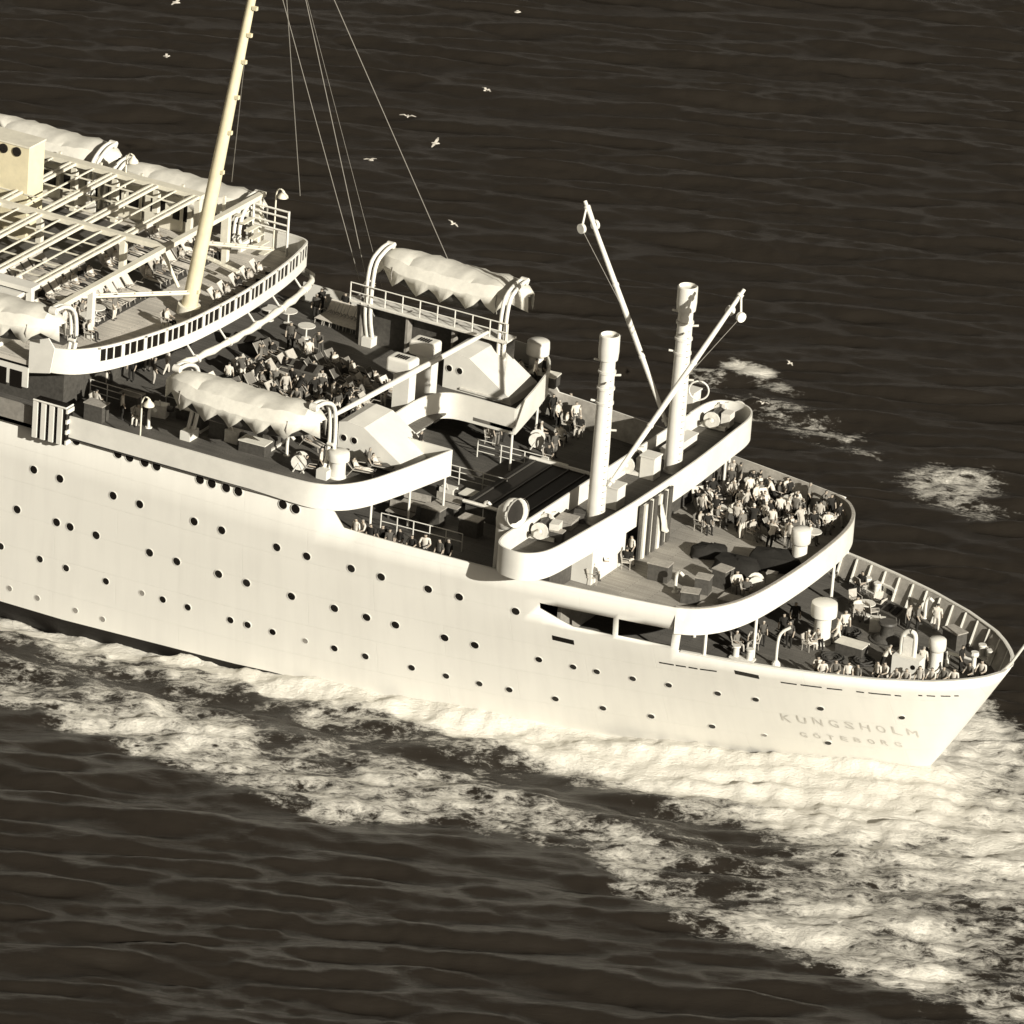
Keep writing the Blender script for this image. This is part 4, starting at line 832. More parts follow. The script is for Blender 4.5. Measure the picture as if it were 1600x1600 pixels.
for k, (u, v, s) in enumerate([(1330, 990, .9), (1300, 1030, 1.1), (1350, 1035, 1.0), (1440, 1020, .8)]):
    e = empty('rope_coil', ['dark rope coil beside the chairs on the stern deck', 'dark rope coil near the near stern rail', 'dark rope coil left of the mooring house', 'dark rope coil behind the stern ventilator post'][k], 'rope', W(u, v, z=ZA), 0, 'rope coils')
    MB().tube([((0.2 + 0.012 * i) * s * math.cos(i * 0.6), (0.2 + 0.012 * i) * s * math.sin(i * 0.6), 0.06 + 0.05 * ((i // 10) % 3)) for i in range(42)], 0.05, 5).build('coil', M['rubber'], e)
# crates and boxes on the second tier
for k, (u, v, d, rz, m) in enumerate([(1098, 925, (.75, .7, .85), .2, 'wood'), (1128, 915, (.8, .8, .95), -.1, 'wood'), (1140, 945, (1.0, .9, .35), .1, 'lightwood'), (1078, 940, (.9, .7, .6), .3, 'steel'), (1108, 955, (1.1, .6, .25), 0, 'canvas'), (1205, 912, (.5, .35, .6), .2, 'gearwhite')]):
    l = empty('deck_box', ['dark upright wooden box with pale lid near the port bulwark', 'tallest dark wooden box near the port bulwark', 'low pale box right of the dark boxes', 'dark metal box left of the wooden boxes', 'flat canvas bundle against the port bulwark', 'small white box inside the after bulwark'][k], 'box', W(u, v, z=ZB), rz, 'boxes on the second tier')
    MB().box((0, 0, d[2] / 2), d).build('body', M[m], l); MB().box((0, 0, d[2] + .025), (d[0] + .06, d[1] + .06, .05)).build('lid', M['lightwood'], l)

for k, (u, v, s) in enumerate([(1150, 893, 1.0), (1212, 885, 1.15), (1108, 868, 0.8)]):  # added dark mounds stand in for shadow on the second tier
    e = empty('covered_gear', ['dark tarpaulin covered gear between the boxes and the striped curtain', 'dark rounded tarpaulin covered gear left of the tall second tier ventilator', 'small dark covered gear near the foot of the striped curtain'][k], 'covered gear', W(u, v, z=ZB), 0.3 * k)
    rq = random.Random(k); rows = [(1.0, 0), (0.97, 0.35), (0.86, 0.62), (0.55, 0.72), (0.2, 0.8)]; nn_ = 14
    vs = [((rr * (1.25 if True else 1) + rq.uniform(-.07, .07)) * s * math.copysign(abs(math.cos(a)) ** 0.6, math.cos(a)), (rr * 0.75 + rq.uniform(-.06, .06)) * s * math.copysign(abs(math.sin(a)) ** 0.6, math.sin(a)), max(0, zz * s + (rq.uniform(-.08, .08) if zz else 0))) for rr, zz in rows for a in [2 * math.pi * j / nn_ for j in range(nn_)]]
    MB().add(vs, [(i * nn_ + j, i * nn_ + (j + 1) % nn_, (i + 1) * nn_ + (j + 1) % nn_, (i + 1) * nn_ + j) for i in range(4) for j in range(nn_)] + [tuple(range(4 * nn_, 5 * nn_))]).build('tarpaulin', M['cloth_dark'], e, 40)
    MB().box((0, 0, 0.04), (2.3 * s, 1.3 * s, 0.07)).build('bed', M['steel'], e)

# small fittings that clutter the boat deck, the well and the tiers
def fitting(kind, u, v, z, rz, label, s=1.0):
    e = empty(kind, label, {'boat_chock': 'chock', 'hose_reel': 'reel', 'boat_winch': 'winch', 'raft_box': 'box', 'rope_locker': 'locker', 'pipe_stand': 'pipe', 'skylight': 'skylight', 'deck_rail': 'railing'}[kind], W(u, v, z=z), rz)
    if kind == 'boat_chock':
        MB().add([(-.7, -.2, 0), (.7, -.2, 0), (.7, -.2, .9), (0, -.2, .35), (-.7, -.2, .9), (-.7, .2, 0), (.7, .2, 0), (.7, .2, .9), (0, .2, .35), (-.7, .2, .9)], [(0, 1, 2, 3, 4), (9, 8, 7, 6, 5)] + [(i, (i + 1) % 5, 5 + (i + 1) % 5, 5 + i) for i in range(5)]).build('cradle', M['steel'], e)
        MB().box((0, 0, .05), (1.6, .6, .1)).build('base', M['gearwhite'], e)
    elif kind == 'hose_reel':
        MB().tube([(0, -.25, .55), (0, .25, .55)], .28, 12).build('drum', M['canvas'], e, 50)
        for y in (-.28, .28): MB().tube([(0, y - .02, .55), (0, y + .02, .55)], .42, 14).build('flange', M['gearwhite'], e, 50)
        for x in (-.3, .3): MB().tube([(x, -.3, 0), (0, -.3, .55)], .04, 5).build('leg', M['gearwhite'], e); MB().tube([(x, .3, 0), (0, .3, .55)], .04, 5).build('leg', M['gearwhite'], e)
    elif kind == 'boat_winch':
        MB().box((0, 0, .35), (.8, .6, .7)).build('casing', M['gearwhite'], e); MB().tube([(-.7, 0, .5), (.7, 0, .5)], .17, 10).build('drum', M['steel'], e, 50)
        MB().tube([(.1, -.3, .7), (.1, -.5, 1.1)], .04, 5).build('crank', M['gearwhite'], e)
    elif kind in ('raft_box', 'rope_locker'):
        d_ = (1.5 * s, .8 * s, .6 * s) if kind == 'raft_box' else (1.1 * s, .7 * s, .9 * s); mm_ = M['steel'] if kind == 'raft_box' else M['wood']
        MB().box((0, 0, d_[2] / 2), d_).build('body', mm_, e); MB().box((0, 0, d_[2] + .03), (d_[0] + .08, d_[1] + .08, .06)).build('lid', M['canvas'] if kind == 'raft_box' else M['lightwood'], e)
    elif kind == 'pipe_stand':
        MB().tube(smoothpath([(0, 0, 0), (0, 0, .9), (.15, 0, 1.15), (.4, 0, 1.0)], 4), .09, 8).build('pipe', M['white'], e, 60); MB().lathe([(.2, 0), (.18, .06)], n=10).build('flange', M['gearwhite'], e)
    elif kind == 'skylight':
        MB().add([(x, y, z_) for x in (-1.2 * s, 1.2 * s) for y, z_ in ((-.7, 0), (.7, 0), (.7, .45), (0, .8), (-.7, .45))], [(0, 1, 2, 3, 4), (9, 8, 7, 6, 5)] + [(i, (i + 1) % 5, 5 + (i + 1) % 5, 5 + i) for i in range(5)]).build('coaming', M['wood'], e)
        for k in (-.75, 0, .75): MB().box((k * s, -.36, .66), (.5 * s, .55, .03), rot=Matrix.Rotation(R(26), 3, 'X')).build('pane', M['dark'], e)
    elif kind == 'deck_rail':
        for z_ in (.35, .7, 1.0): MB().tube([(-1.6 * s, 0, z_), (1.6 * s, 0, z_)], .028, 5).build('rail', M['white'], e)
        for k in range(4): MB().tube([(-1.6 * s + k * 1.066 * s, 0, 0), (-1.6 * s + k * 1.066 * s, 0, 1.02)], .03, 5).build('stanchion', M['white'], e)
for a in [('boat_chock', 318, 668, ZD, 1.57, 'dark cradle chock below the forward half of the near lifeboat'), ('boat_chock', 425, 698, ZD, 1.57, 'dark cradle chock below the after half of the near lifeboat'),
          ('boat_winch', 365, 690, ZD, 0, 'white boat winch under the middle of the near lifeboat'), ('boat_winch', 250, 650, ZD, .2, 'white boat winch left of the near lifeboat'),
          ('hose_reel', 468, 735, ZD, .3, 'pale hose reel left of the near wing ventilator'), ('raft_box', 300, 655, ZD, .05, 'dark raft box with pale lid left under the near lifeboat'), ('raft_box', 398, 706, ZD, .05, 'dark raft box with pale lid by the near bulwark amidships'),
          ('rope_locker', 345, 682, ZD, 0, 'dark wooden rope locker below the near lifeboat'), ('rope_locker', 205, 640, ZD, 0, 'dark wooden rope locker beside the bell lamp'), ('rope_locker', 150, 655, ZD, 0, 'dark wooden rope locker right of the louvred bay'),
          ('pipe_stand', 448, 712, ZD, 0, 'white bent pipe at the after end of the near lifeboat'), ('pipe_stand', 232, 668, ZD, 0, 'white bent pipe by the near bulwark left of the lifeboat'), ('deck_rail', 180, 632, ZD, R(-2), 'thin white rail in the shade left of the bell lamp'), ('deck_rail', 300, 640, ZD, 0, 'thin white rail behind the forward end of the near lifeboat'),
          ('skylight', 470, 585, ZD, .05, 'dark wooden skylight amid the boat deck crowd'), ('skylight', 395, 545, ZD, .05, 'dark wooden skylight below the windowed screen'),
          ('deck_rail', 735, 762, ZB, R(2), 'thin white rail along the near side of the hatch', 1.3), ('deck_rail', 800, 728, ZB, R(2), 'thin white rail along the far side of the hatch', 1.3), ('raft_box', 742, 790, ZB, 0, 'dark box with pale lid near the well pillar'), ('raft_box', 860, 742, ZB, 0, 'dark box with pale lid beyond the hatch'), ('rope_locker', 676, 818, ZB, 0, 'dark wooden locker by the near rail of the well'), ('rope_locker', 735, 835, ZB, 0, 'dark wooden locker in the near after corner of the well'),
          ('hose_reel', 838, 700, ZB, .4, 'pale hose reel near the far well pillar'), ('pipe_stand', 755, 815, ZB, 0, 'white bent pipe in the well near the cowl ventilator'), ('boat_winch', 700, 780, ZB, 0, 'white winch near the foot of the near wing pillar'),
          ('raft_box', 1160, 815, ZB, .4, 'dark box with pale lid in the second tier crowd'), ('rope_locker', 1030, 905, ZB, .1, 'dark wooden locker on the lit near deck of the second tier'), ('pipe_stand', 1055, 925, ZB, 0, 'white bent pipe by the near second tier bulwark'), ('hose_reel', 1180, 925, ZB, .5, 'pale hose reel inside the after bulwark'),
          ('raft_box', 1330, 1022, ZA, 0, 'dark box with pale lid on the stern deck'), ('skylight', 1395, 965, ZA, -.3, 'dark skylight on the far side of the stern deck', .7), ('rope_locker', 1490, 1010, ZA, -.4, 'dark locker near the far stern bulwark'), ('boat_winch', 1370, 985, ZA, .4, 'white mooring winch amid the stern deck'), ('pipe_stand', 1445, 965, ZA, 0, 'white bent pipe by the far stern bulwark'),
          ('raft_box', 850, 600, ZD, .1, 'dark box with pale lid on the far wing'), ('hose_reel', 785, 590, ZD, .4, 'pale hose reel behind the far companion house'), ('rope_locker', 870, 845, ZC, 0.1, 'small dark locker at the near end of the platform', .6), ('hose_reel', 1150, 655, ZC, 0, 'pale reel at the far end of the platform')]:
    fitting(*a)

# ------------------------------------------------------------------ deck furniture
def chair_proto(kind):
    """recline: long steamer chair; chair: upright armchair (front towards +x)"""
    c = empty('deck_chair' if kind == 'recline' else 'armchair', 'x', 'chair')
    fm = M['lightwood']; cm = M['cloth_pale']
    if kind == 'recline':
        for y in (-0.3, 0.3):
            MB().tube([(-0.75, y, 0.95), (-0.25, y, 0.36), (0.85, y, 0.28)], 0.03, 5).build('side_rail', fm, c)
            MB().tube([(-0.55, y, 0.0), (-0.1, y, 0.6), (0.3, y, 0.6)], 0.025, 5).build('arm_leg', fm, c)
            MB().tube([(0.75, y, 0.28), (0.8, y, 0)], 0.025, 5).build('leg', fm, c)
        vs = [(x, y, z + 0.01) for x, z in ((-0.74, 0.94), (-0.45, 0.55), (-0.22, 0.33), (0.3, 0.33), (0.84, 0.28)) for y in (-0.28, 0.28)]
        MB().add(vs, [(2 * i, 2 * i + 1, 2 * i + 3, 2 * i + 2) for i in range(4)]).build('canvas', cm, c).modifiers.new('s', 'SOLIDIFY').thickness = 0.03
    else:
        MB().box((0, 0, 0.42), (0.5, 0.5, 0.06)).build('seat', cm, c); MB().box((-0.27, 0, 0.68), (0.05, 0.5, 0.42), rot=Matrix.Rotation(-0.25, 3, 'Y')).build('backrest', cm, c)
        for x in (-0.22, 0.22):
            for y in (-0.22, 0.22): MB().tube([(x, y, 0), (x * 0.9, y, 0.42)], 0.022, 5).build('leg', fm, c)
        for y in (-0.27, 0.27): MB().tube([(-0.28, y, 0.66), (0.22, y, 0.62), (0.24, y, 0.4)], 0.022, 5).build('armrest', fm, c)
    return c
protos = {}
def chair(kind, loc, rz, label, group, tone=None):
    if kind not in protos: protos[kind] = o = chair_proto(kind)
    else: o = copy_tree(protos[kind])
    o.location = loc; o.rotation_euler = (0, 0, rz); o['label'] = label; o['group'] = group
    if tone:
        for ch in o.children:
            if ch.name.split('.')[0] in ('canvas', 'seat', 'backrest'):
                ch.material_slots[0].link = 'OBJECT'; ch.material_slots[0].material = M[tone]
    return o
tp = None
def table(u, v, z, label, group, tone='gearwhite'):
    global tp
    if tp is None:
        tp = o = empty('round_table', 'x', 'table'); MB().lathe([(0.02, 0.68), (0.48, 0.68), (0.5, 0.70), (0.48, 0.73), (0.02, 0.73)], n=14).build('top', M['gearwhite'], o, 40)
        MB().lathe([(0.28, 0), (0.26, 0.04), (0.05, 0.08), (0.045, 0.68)], n=10).build('pedestal', M['gearwhite'], o, 40)
    else: o = copy_tree(tp)
    o.location = W(u, v, z=z); o['label'] = label; o['group'] = group
    return o

# ------------------------------------------------------------------ people
def person_mesh(pose):
    J = {}
    def j(n_, x, y, z, r): J[n_] = (Vector((x, y, z)), r)
    sit = pose in ('sit', 'recline')
    hz_ = 0.50 if pose == 'sit' else 0.40 if pose == 'recline' else 0.93
    lean = {'stand': 0.02, 'walk': 0.05, 'lean': 0.22, 'sit': -0.08, 'recline': -0.62, 'bend': 0.5}[pose]
    def tor(h, r, n_, y=0.0): j(n_, math.sin(lean) * h, y, hz_ + math.cos(lean) * h, r)
    tor(0, 0.15, 'pelvis'); tor(0.22, 0.135, 'waist'); tor(0.43, 0.155, 'chest'); tor(0.56, 0.075, 'neck')
    hl = lean * 0.3; nk = J['neck'][0]
    j('h0', nk.x + 0.02, 0, nk.z + 0.07, 0.07); j('h1', nk.x + 0.035, 0, nk.z + 0.15, 0.10); j('h2', nk.x + 0.02, 0, nk.z + 0.235, 0.08)
    ch = J['chest'][0]
    for s in (-1, 1):
        k = 'LR'[s > 0]; sh = Vector((ch.x, s * 0.2, ch.z + 0.06)); J['sh' + k] = (sh, 0.07)
        if pose in ('stand', 'walk'): sw = 0.12 * s if pose == 'walk' else 0.03; J['el' + k] = (sh + Vector((-0.04 + sw, s * 0.06, -0.29)), 0.05); J['wr' + k] = (sh + Vector((0.06 + sw * 2, s * 0.05, -0.54)), 0.038); J['ha' + k] = (sh + Vector((0.1 + sw * 2, s * 0.03, -0.64)), 0.045)
        elif pose in ('lean', 'bend'): J['el' + k] = (sh + Vector((0.12, s * 0.08, -0.26)), 0.05); J['wr' + k] = (sh + Vector((0.34, s * 0.0, -0.32)), 0.038); J['ha' + k] = (sh + Vector((0.43, -s * 0.03, -0.33)), 0.045)
        else: J['el' + k] = (sh + Vector((0.08, s * 0.08, -0.28)), 0.05); J['wr' + k] = (sh + Vector((0.33, s * 0.0, -0.34)), 0.038); J['ha' + k] = (sh + Vector((0.42, -s * 0.02, -0.35)), 0.045)
        hp = J['pelvis'][0]; hip = Vector((hp.x, s * 0.1, hp.z - 0.05)); J['hi' + k] = (hip, 0.105)
        if pose == 'sit': kn = hip + Vector((0.43, s * 0.04, 0.03)); an = kn + Vector((0.04, 0, -0.42)); 
        elif pose == 'recline': kn = hip + Vector((0.45, s * 0.03, 0.08)); an = kn + Vector((0.40, 0, -0.12))
        elif pose == 'walk': kn = hip + Vector((0.16 * s + 0.04, 0, -0.41)); an = Vector((hip.x + 0.24 * s - 0.04, s * 0.1, 0.09))
        else: kn = hip + Vector((0.03 - lean * .25, s * 0.02, -0.41)); an = Vector((hip.x - 0.02 - lean * .3, s * 0.12, 0.08))
        J['kn' + k] = (kn, 0.075); J['an' + k] = (an, 0.05); J['to' + k] = (an + Vector((0.16, s * 0.03, -0.035)) if pose != 'recline' else an + Vector((0.08, s * .02, 0.15)), 0.045)
    E_ = [('pelvis', 'waist'), ('waist', 'chest'), ('chest', 'neck'), ('neck', 'h0'), ('h0', 'h1'), ('h1', 'h2')]
    for k in 'LR': E_ += [('chest', 'sh' + k), ('sh' + k, 'el' + k), ('el' + k, 'wr' + k), ('wr' + k, 'ha' + k), ('pelvis', 'hi' + k), ('hi' + k, 'kn' + k), ('kn' + k, 'an' + k), ('an' + k, 'to' + k)]
    names = list(J); ix = {n_: i for i, n_ in enumerate(names)}
    me = bpy.data.meshes.new('p'); me.from_pydata([J[n_][0] for n_ in names], [(ix[a], ix[c]) for a, c in E_], []); o = bpy.data.objects.new('p', me); COL.objects.link(o)
    sk = o.modifiers.new('k', 'SKIN'); sk.use_smooth_shade = True
    for i, n_ in enumerate(names): me.skin_vertices[0].data[i].radius = (J[n_][1], J[n_][1])
    me.skin_vertices[0].data[ix['pelvis']].use_root = True
    o.modifiers.new('u', 'SUBSURF').levels = 1; o.modifiers['u'].render_levels = 1
    dg = bpy.context.evaluated_depsgraph_get(); m2 = bpy.data.meshes.new_from_object(o.evaluated_get(dg)); bpy.data.objects.remove(o)
    reg = {}
    for a, c in E_:
        nm = a[:2] + c[:2]; reg[(a, c)] = 0 if c in ('h0', 'h1', 'h2') or nm in ('elwr', 'wrha') else 4 if nm == 'anto' else 3 if nm in ('hikn', 'knan', 'pehi') else 2
    h2 = J['h2'][0]; h1 = J['h1'][0]
    for s in ('skin', 'hair', 'cloth_white', 'cloth_dark', 'rubber'): m2.materials.append(M[s])
    for f in m2.polygons:
        cc = f.center; best = 1e9
        for (a, c), r_ in reg.items():
            A, C = J[a][0], J[c][0]; d = C - A; tt = max(0, min(1, (cc - A).dot(d) / max(1e-9, d.length_squared))); q = (cc - A - d * tt).length
            q /= (J[a][1] * (1 - tt) + J[c][1] * tt)
            if q < best: best = q; rr = r_
        if rr == 0 and cc.z > h1.z - 0.03 and (cc.z > h1.z + 0.05 or cc.x < h1.x - 0.02) and abs(cc.y) < 0.14 and (cc - h1).length < 0.22: rr = 1
        f.material_index = rr
    m2.shade_smooth(); m2.name = 'person_' + pose
    return m2
PM = {k: person_mesh(k) for k in ('stand', 'walk', 'lean', 'sit', 'recline', 'bend')}
CW = {'cloth_white': 'white', 'cloth_pale': 'pale', 'cloth_grey': 'grey', 'cloth_mid': 'charcoal', 'cloth_dark': 'black'}
POSEW = {'stand': 'standing', 'walk': 'walking', 'lean': 'leaning', 'sit': 'sitting', 'recline': 'reclining', 'bend': 'bending'}
ORD = ['first', 'second', 'third', 'fourth', 'fifth', 'sixth', 'seventh', 'eighth', 'ninth', 'tenth', 'eleventh', 'twelfth', 'thirteenth', 'fourteenth', 'fifteenth']
prn = random.Random(11); NP = 0
TOPS = ['cloth_white'] * 4 + ['cloth_pale'] * 2 + ['cloth_grey'] * 2 + ['cloth_mid', 'cloth_dark', 'cloth_dark', 'cloth_dark']; BOTS = ['cloth_dark'] * 4 + ['cloth_mid'] * 2 + ['cloth_grey', 'cloth_white', 'cloth_pale']
def person(loc, rz, pose, place, group, top=None, bot=None, hairm=None):
    global NP
    top = top or prn.choice(TOPS); bot = bot or prn.choice(BOTS); hairm = hairm or prn.choice(['hair', 'hair', 'hair', 'hairpale', 'cloth_white'])
    o = link('person', PM[pose]); o.location = loc; o.rotation_euler = (0, 0, rz); s = prn.uniform(0.84, 0.93); o.scale = (s * prn.uniform(1.0, 1.12), s * prn.uniform(1.0, 1.15), s); NP += 1
    for i, m_ in ((1, hairm), (2, top), (3, bot)):
        o.material_slots[i].link = 'OBJECT'; o.material_slots[i].material = M[m_]
    hw = {'hair': 'dark-haired', 'hairpale': 'grey-haired', 'cloth_white': 'white-capped'}[hairm]
    lab = f'person, {CW[top]} top, {CW[bot]} trousers, {POSEW[pose]} {place}'
    tag(o, lab, 'person', group); return o
def spread(poly, n_, dmin, seed):
    """n points inside a pixel polygon, kept apart"""
    r_ = random.Random(seed); xs = [p_[0] for p_ in poly]; ys = [p_[1] for p_ in poly]; out_ = []
    for _ in range(6000):
        x, y = r_.uniform(min(xs), max(xs)), r_.uniform(min(ys), max(ys)); ins = False; k = len(poly) - 1
        for i in range(len(poly)):
            if (poly[i][1] > y) != (poly[k][1] > y) and x < (poly[k][0] - poly[i][0]) * (y - poly[i][1]) / (poly[k][1] - poly[i][1]) + poly[i][0]: ins = not ins
            k = i
        if ins and all(math.hypot(x - a, (y - c) * 1.7) > dmin for a, c in out_): out_.append((x, y))
        if len(out_) >= n_: break
    return out_
# leaning along the near stern rail, counted from the stern
for i, u in enumerate([1508, 1494, 1470, 1452, 1439, 1425, 1404, 1388, 1361, 1348, 1326, 1312, 1287, 1266, 1252]):
    p_ = W(u, 1068, z=TA); 
    for _ in range(8): p_ = W(u, PX((p_.x, -hbx(p_.x, TA), TA))[1], z=TA)
    x = p_.x + prn.uniform(-.15, .15); y = -hbx(x, ZA) + 0.5 + prn.choice([0, 0, .15, .6])
    person((x, y, ZA), R(-90 + prn.uniform(-35, 35)), prn.choice(['lean', 'stand', 'lean']), f'{ORD[i]} from the tip along near stern rail', 'people along the near stern rail', top=prn.choice(['cloth_white', 'cloth_white', 'cloth_white', 'cloth_pale', 'cloth_grey']), hairm='hair')
# others on the stern deck
for u, v, ps, t_, bt in [(1232, 1012, 'stand', 'cloth_mid', 'cloth_dark'), (1222, 1002, 'stand', 'cloth_dark', 'cloth_dark'), (1262, 1016, 'sit', 'cloth_white', 'cloth_white'), (1280, 1018, 'bend', 'cloth_white', 'cloth_dark'), (1308, 1006, 'walk', 'cloth_white', 'cloth_white'), (1318, 998, 'stand', 'cloth_white', 'cloth_dark'), (1296, 985, 'stand', 'cloth_dark', 'cloth_dark'), (1240, 985, 'stand', 'cloth_dark', 'cloth_mid'),
                          (1418, 985, 'stand', 'cloth_pale', 'cloth_dark'), (1432, 988, 'stand', 'cloth_grey', 'cloth_dark'), (1462, 985, 'stand', 'cloth_white', 'cloth_white'), (1338, 965, 'sit', 'cloth_white', 'cloth_grey'), (1190, 1010, 'stand', 'cloth_mid', 'cloth_dark'), (1176, 1014, 'sit', 'cloth_pale', 'cloth_pale'), (1150, 1016, 'sit', 'cloth_grey', 'cloth_pale'), (1380, 1046, 'bend', 'cloth_white', 'cloth_dark'), (1440, 1052, 'stand', 'cloth_white', 'cloth_dark'), (1345, 925, 'sit', 'cloth_dark', 'cloth_dark'), (1500, 1050, 'stand', 'cloth_dark', 'cloth_dark')]:
    q = W(u, v, z=ZA)
    if ps == 'sit': chair('chair', q, prn.uniform(-3, 3), 'light framed armchair on the stern deck under a seated person', 'armchairs on the stern deck'); 
    person(q, prn.uniform(-3, 3), ps, 'on open stern deck', 'people on the stern deck', t_, bt)
table(1352, 962, ZA, 'small white round table by the chairs on the stern deck', 'round tables', )
for u, v, rz in [(1368, 945, 2.4), (1362, 965, 1.0), (1335, 948, -0.5), (1372, 958, 3.0)]: chair('chair', W(u, v, z=ZA), rz, 'empty pale armchair round the white table on the stern deck', 'empty armchairs on the stern deck', 'cloth_white' if rz > 2 else None)
# second tier: crowded far half
polyB = [(1092, 770), (1160, 745), (1235, 775), (1300, 812), (1322, 838), (1290, 868), (1262, 850), (1225, 868), (1180, 850), (1120, 832), (1092, 835)]
for i, (u, v) in enumerate(spread(polyB, 66, 11.5, 5)):
    q = W(u, v, z=ZB); rz = prn.uniform(-1.2, 1.2); far = q.y > 4
    wh = ('by far second tier bulwark' if far else 'mid second tier') + (' aft' if q.x > 15.3 else ' forward' if q.x < 12.5 else '')
    gp_ = 'crowd on the second tier'
    k = prn.random()
    if k < 0.42: 
        person(q, prn.uniform(-3, 3), prn.choice(['stand', 'stand', 'walk', 'bend']), wh, gp_)
    elif k < 0.86:
        pe = person(q, rz, 'sit', wh, gp_); chair('chair', q, rz, 'armchair with ' + pe['label'].split(' trousers')[0].split('person, ')[1].replace(' top,', ' topped person') .rsplit(' ', 1)[0] + ' ' + wh, 'armchairs ' + wh, prn.choice([None, 'cloth_white', 'cloth_grey']))
    else:
        chair('recline', q, rz, 'long deck chair with an occupant ' + wh, 'deck chairs ' + wh, prn.choice(['cloth_white', 'cloth_grey'])); person(q, rz, 'recline', wh, gp_)
for i, (u, v) in enumerate([(1120, 812), (1236, 798), (1175, 770), (1292, 826), (1268, 850)]): table(u, v, ZB, ['small white round table behind the striped curtain', 'small white round table in mid crowd on the second tier', 'small white round table at the forward end of the second tier crowd', 'small white round table in the far after corner of the second tier', 'small white round table right of the tall ventilator'][i], 'round tables')
# second tier near half
for u, v, ps in [(912, 905, 'stand'), (925, 912, 'sit'), (905, 896, 'stand'), (932, 900, 'bend'), (985, 878, 'stand'), (978, 888, 'sit'), (1150, 925, 'sit'), (1165, 935, 'sit')]:
    q = W(u, v, z=ZB); wh = 'near half of second tier'
    if ps == 'sit': chair('chair', q, 0.4, 'pale armchair with an occupant ' + wh, 'armchairs ' + wh)
    person(q, prn.uniform(-2, 2), ps, wh, 'people ' + wh)
# well deck: near rail group and a few others
for i, (u, v) in enumerate([(556, 833), (566, 838), (578, 842), (592, 846), (606, 850), (618, 852), (640, 858), (656, 861), (680, 868), (690, 866)]):
    q = W(u, v, y=-10.8); q = Vector((q.x, -hbx(q.x, ZB) + 0.6 + 0.25 * (i % 2), ZB + 0.32)); person(q, R(-90 + prn.uniform(-40, 40)), prn.choice(['lean', 'stand']), f'{ORD[i]} from left along the well rail', 'people along the near rail of the well')
for u, v, ps in [(856, 725, 'sit'), (865, 716, 'stand'), (845, 690, 'sit'), (870, 668, 'stand'), (885, 672, 'sit'), (898, 668, 'stand'), (905, 680, 'sit'), (875, 695, 'sit'), (862, 655, 'stand'), (890, 655, 'stand'), (786, 690, 'stand'), (775, 698, 'stand'), (765, 692, 'sit')]:
    q = W(u, v, z=ZB); wh = 'in the well beyond the hatch'
    if ps == 'sit': chair('chair', q, 0.3, 'pale armchair with an occupant ' + wh, 'armchairs ' + wh)
    person(q, prn.uniform(-2, 2), ps, wh, 'people ' + wh)
# boat deck crowd
DT = ['cloth_dark', 'cloth_dark', 'cloth_mid', 'cloth_mid', 'cloth_grey', 'cloth_pale', 'cloth_white', 'cloth_white']
for r_, x in enumerate((-14.9, -13.3, -11.7, -10.1, -8.6, -7.2)):
    lab = f'{ORD[r_]} boat deck row'
    ys = np.arange(-5.6 + 0.3 * (r_ % 2), 6.4 - 0.5 * r_, 0.86); n_ = 0
    for y in ys:
        if prn.random() < 0.14: continue
        q = Vector((x + prn.uniform(-.22, .22), y + prn.uniform(-.12, .12), ZD)); rz = prn.uniform(-0.25, 0.25)
        if prn.random() < 0.22:
            person(q, prn.uniform(-3, 3), prn.choice(['stand', 'stand', 'walk', 'bend']), f'at the {lab}', 'crowd on the boat deck', prn.choice(DT)); continue
        tn = prn.choice(['cloth_pale', 'cloth_mid', 'cloth_grey', 'cloth_mid', 'cloth_white']); chair('recline', q, rz, f'{CW[tn]} deck chair, {ORD[min(n_, 14)]} from near end of {lab}', 'deck chair rows on the boat deck', tn); n_ += 1
        if prn.random() < 0.72: person(q, rz, 'recline', f'in {lab}', 'crowd on the boat deck', prn.choice(DT))
for i, (u, v) in enumerate(spread([(350, 590), (430, 622), (520, 655), (585, 645), (600, 600), (560, 640), (430, 605)], 14, 14, 9)): person(W(u, v, z=ZD), prn.uniform(-3, 3), prn.choice(['stand', 'walk', 'bend']), 'behind the near lifeboat', 'crowd on the boat deck', prn.choice(DT))
for i in range(11):
    u = 512 + i * 10.6; v = 500 + i * 3.2; chair('recline', W(u, v, z=ZD), R(-90 + prn.uniform(-6, 6)), f'white deck chair, {ORD[i]} from the left in the row before the catwalk', 'row of white deck chairs before the catwalk', 'cloth_white')
for i, (u, v) in enumerate([(500, 492), (538, 497), (560, 503), (603, 520), (493, 500)]): person(W(u, v, z=ZD), prn.uniform(-2, 2), 'stand', 'behind the row of white deck chairs', 'people behind the row of white deck chairs')
for i, (u, v) in enumerate([(478, 528), (450, 505), (420, 500)]): table(u, v, ZD, ['small white table in front of the deck chair row', 'small white table below the far end of the screen', 'small white table left of the boat deck crowd'][i], 'round tables')
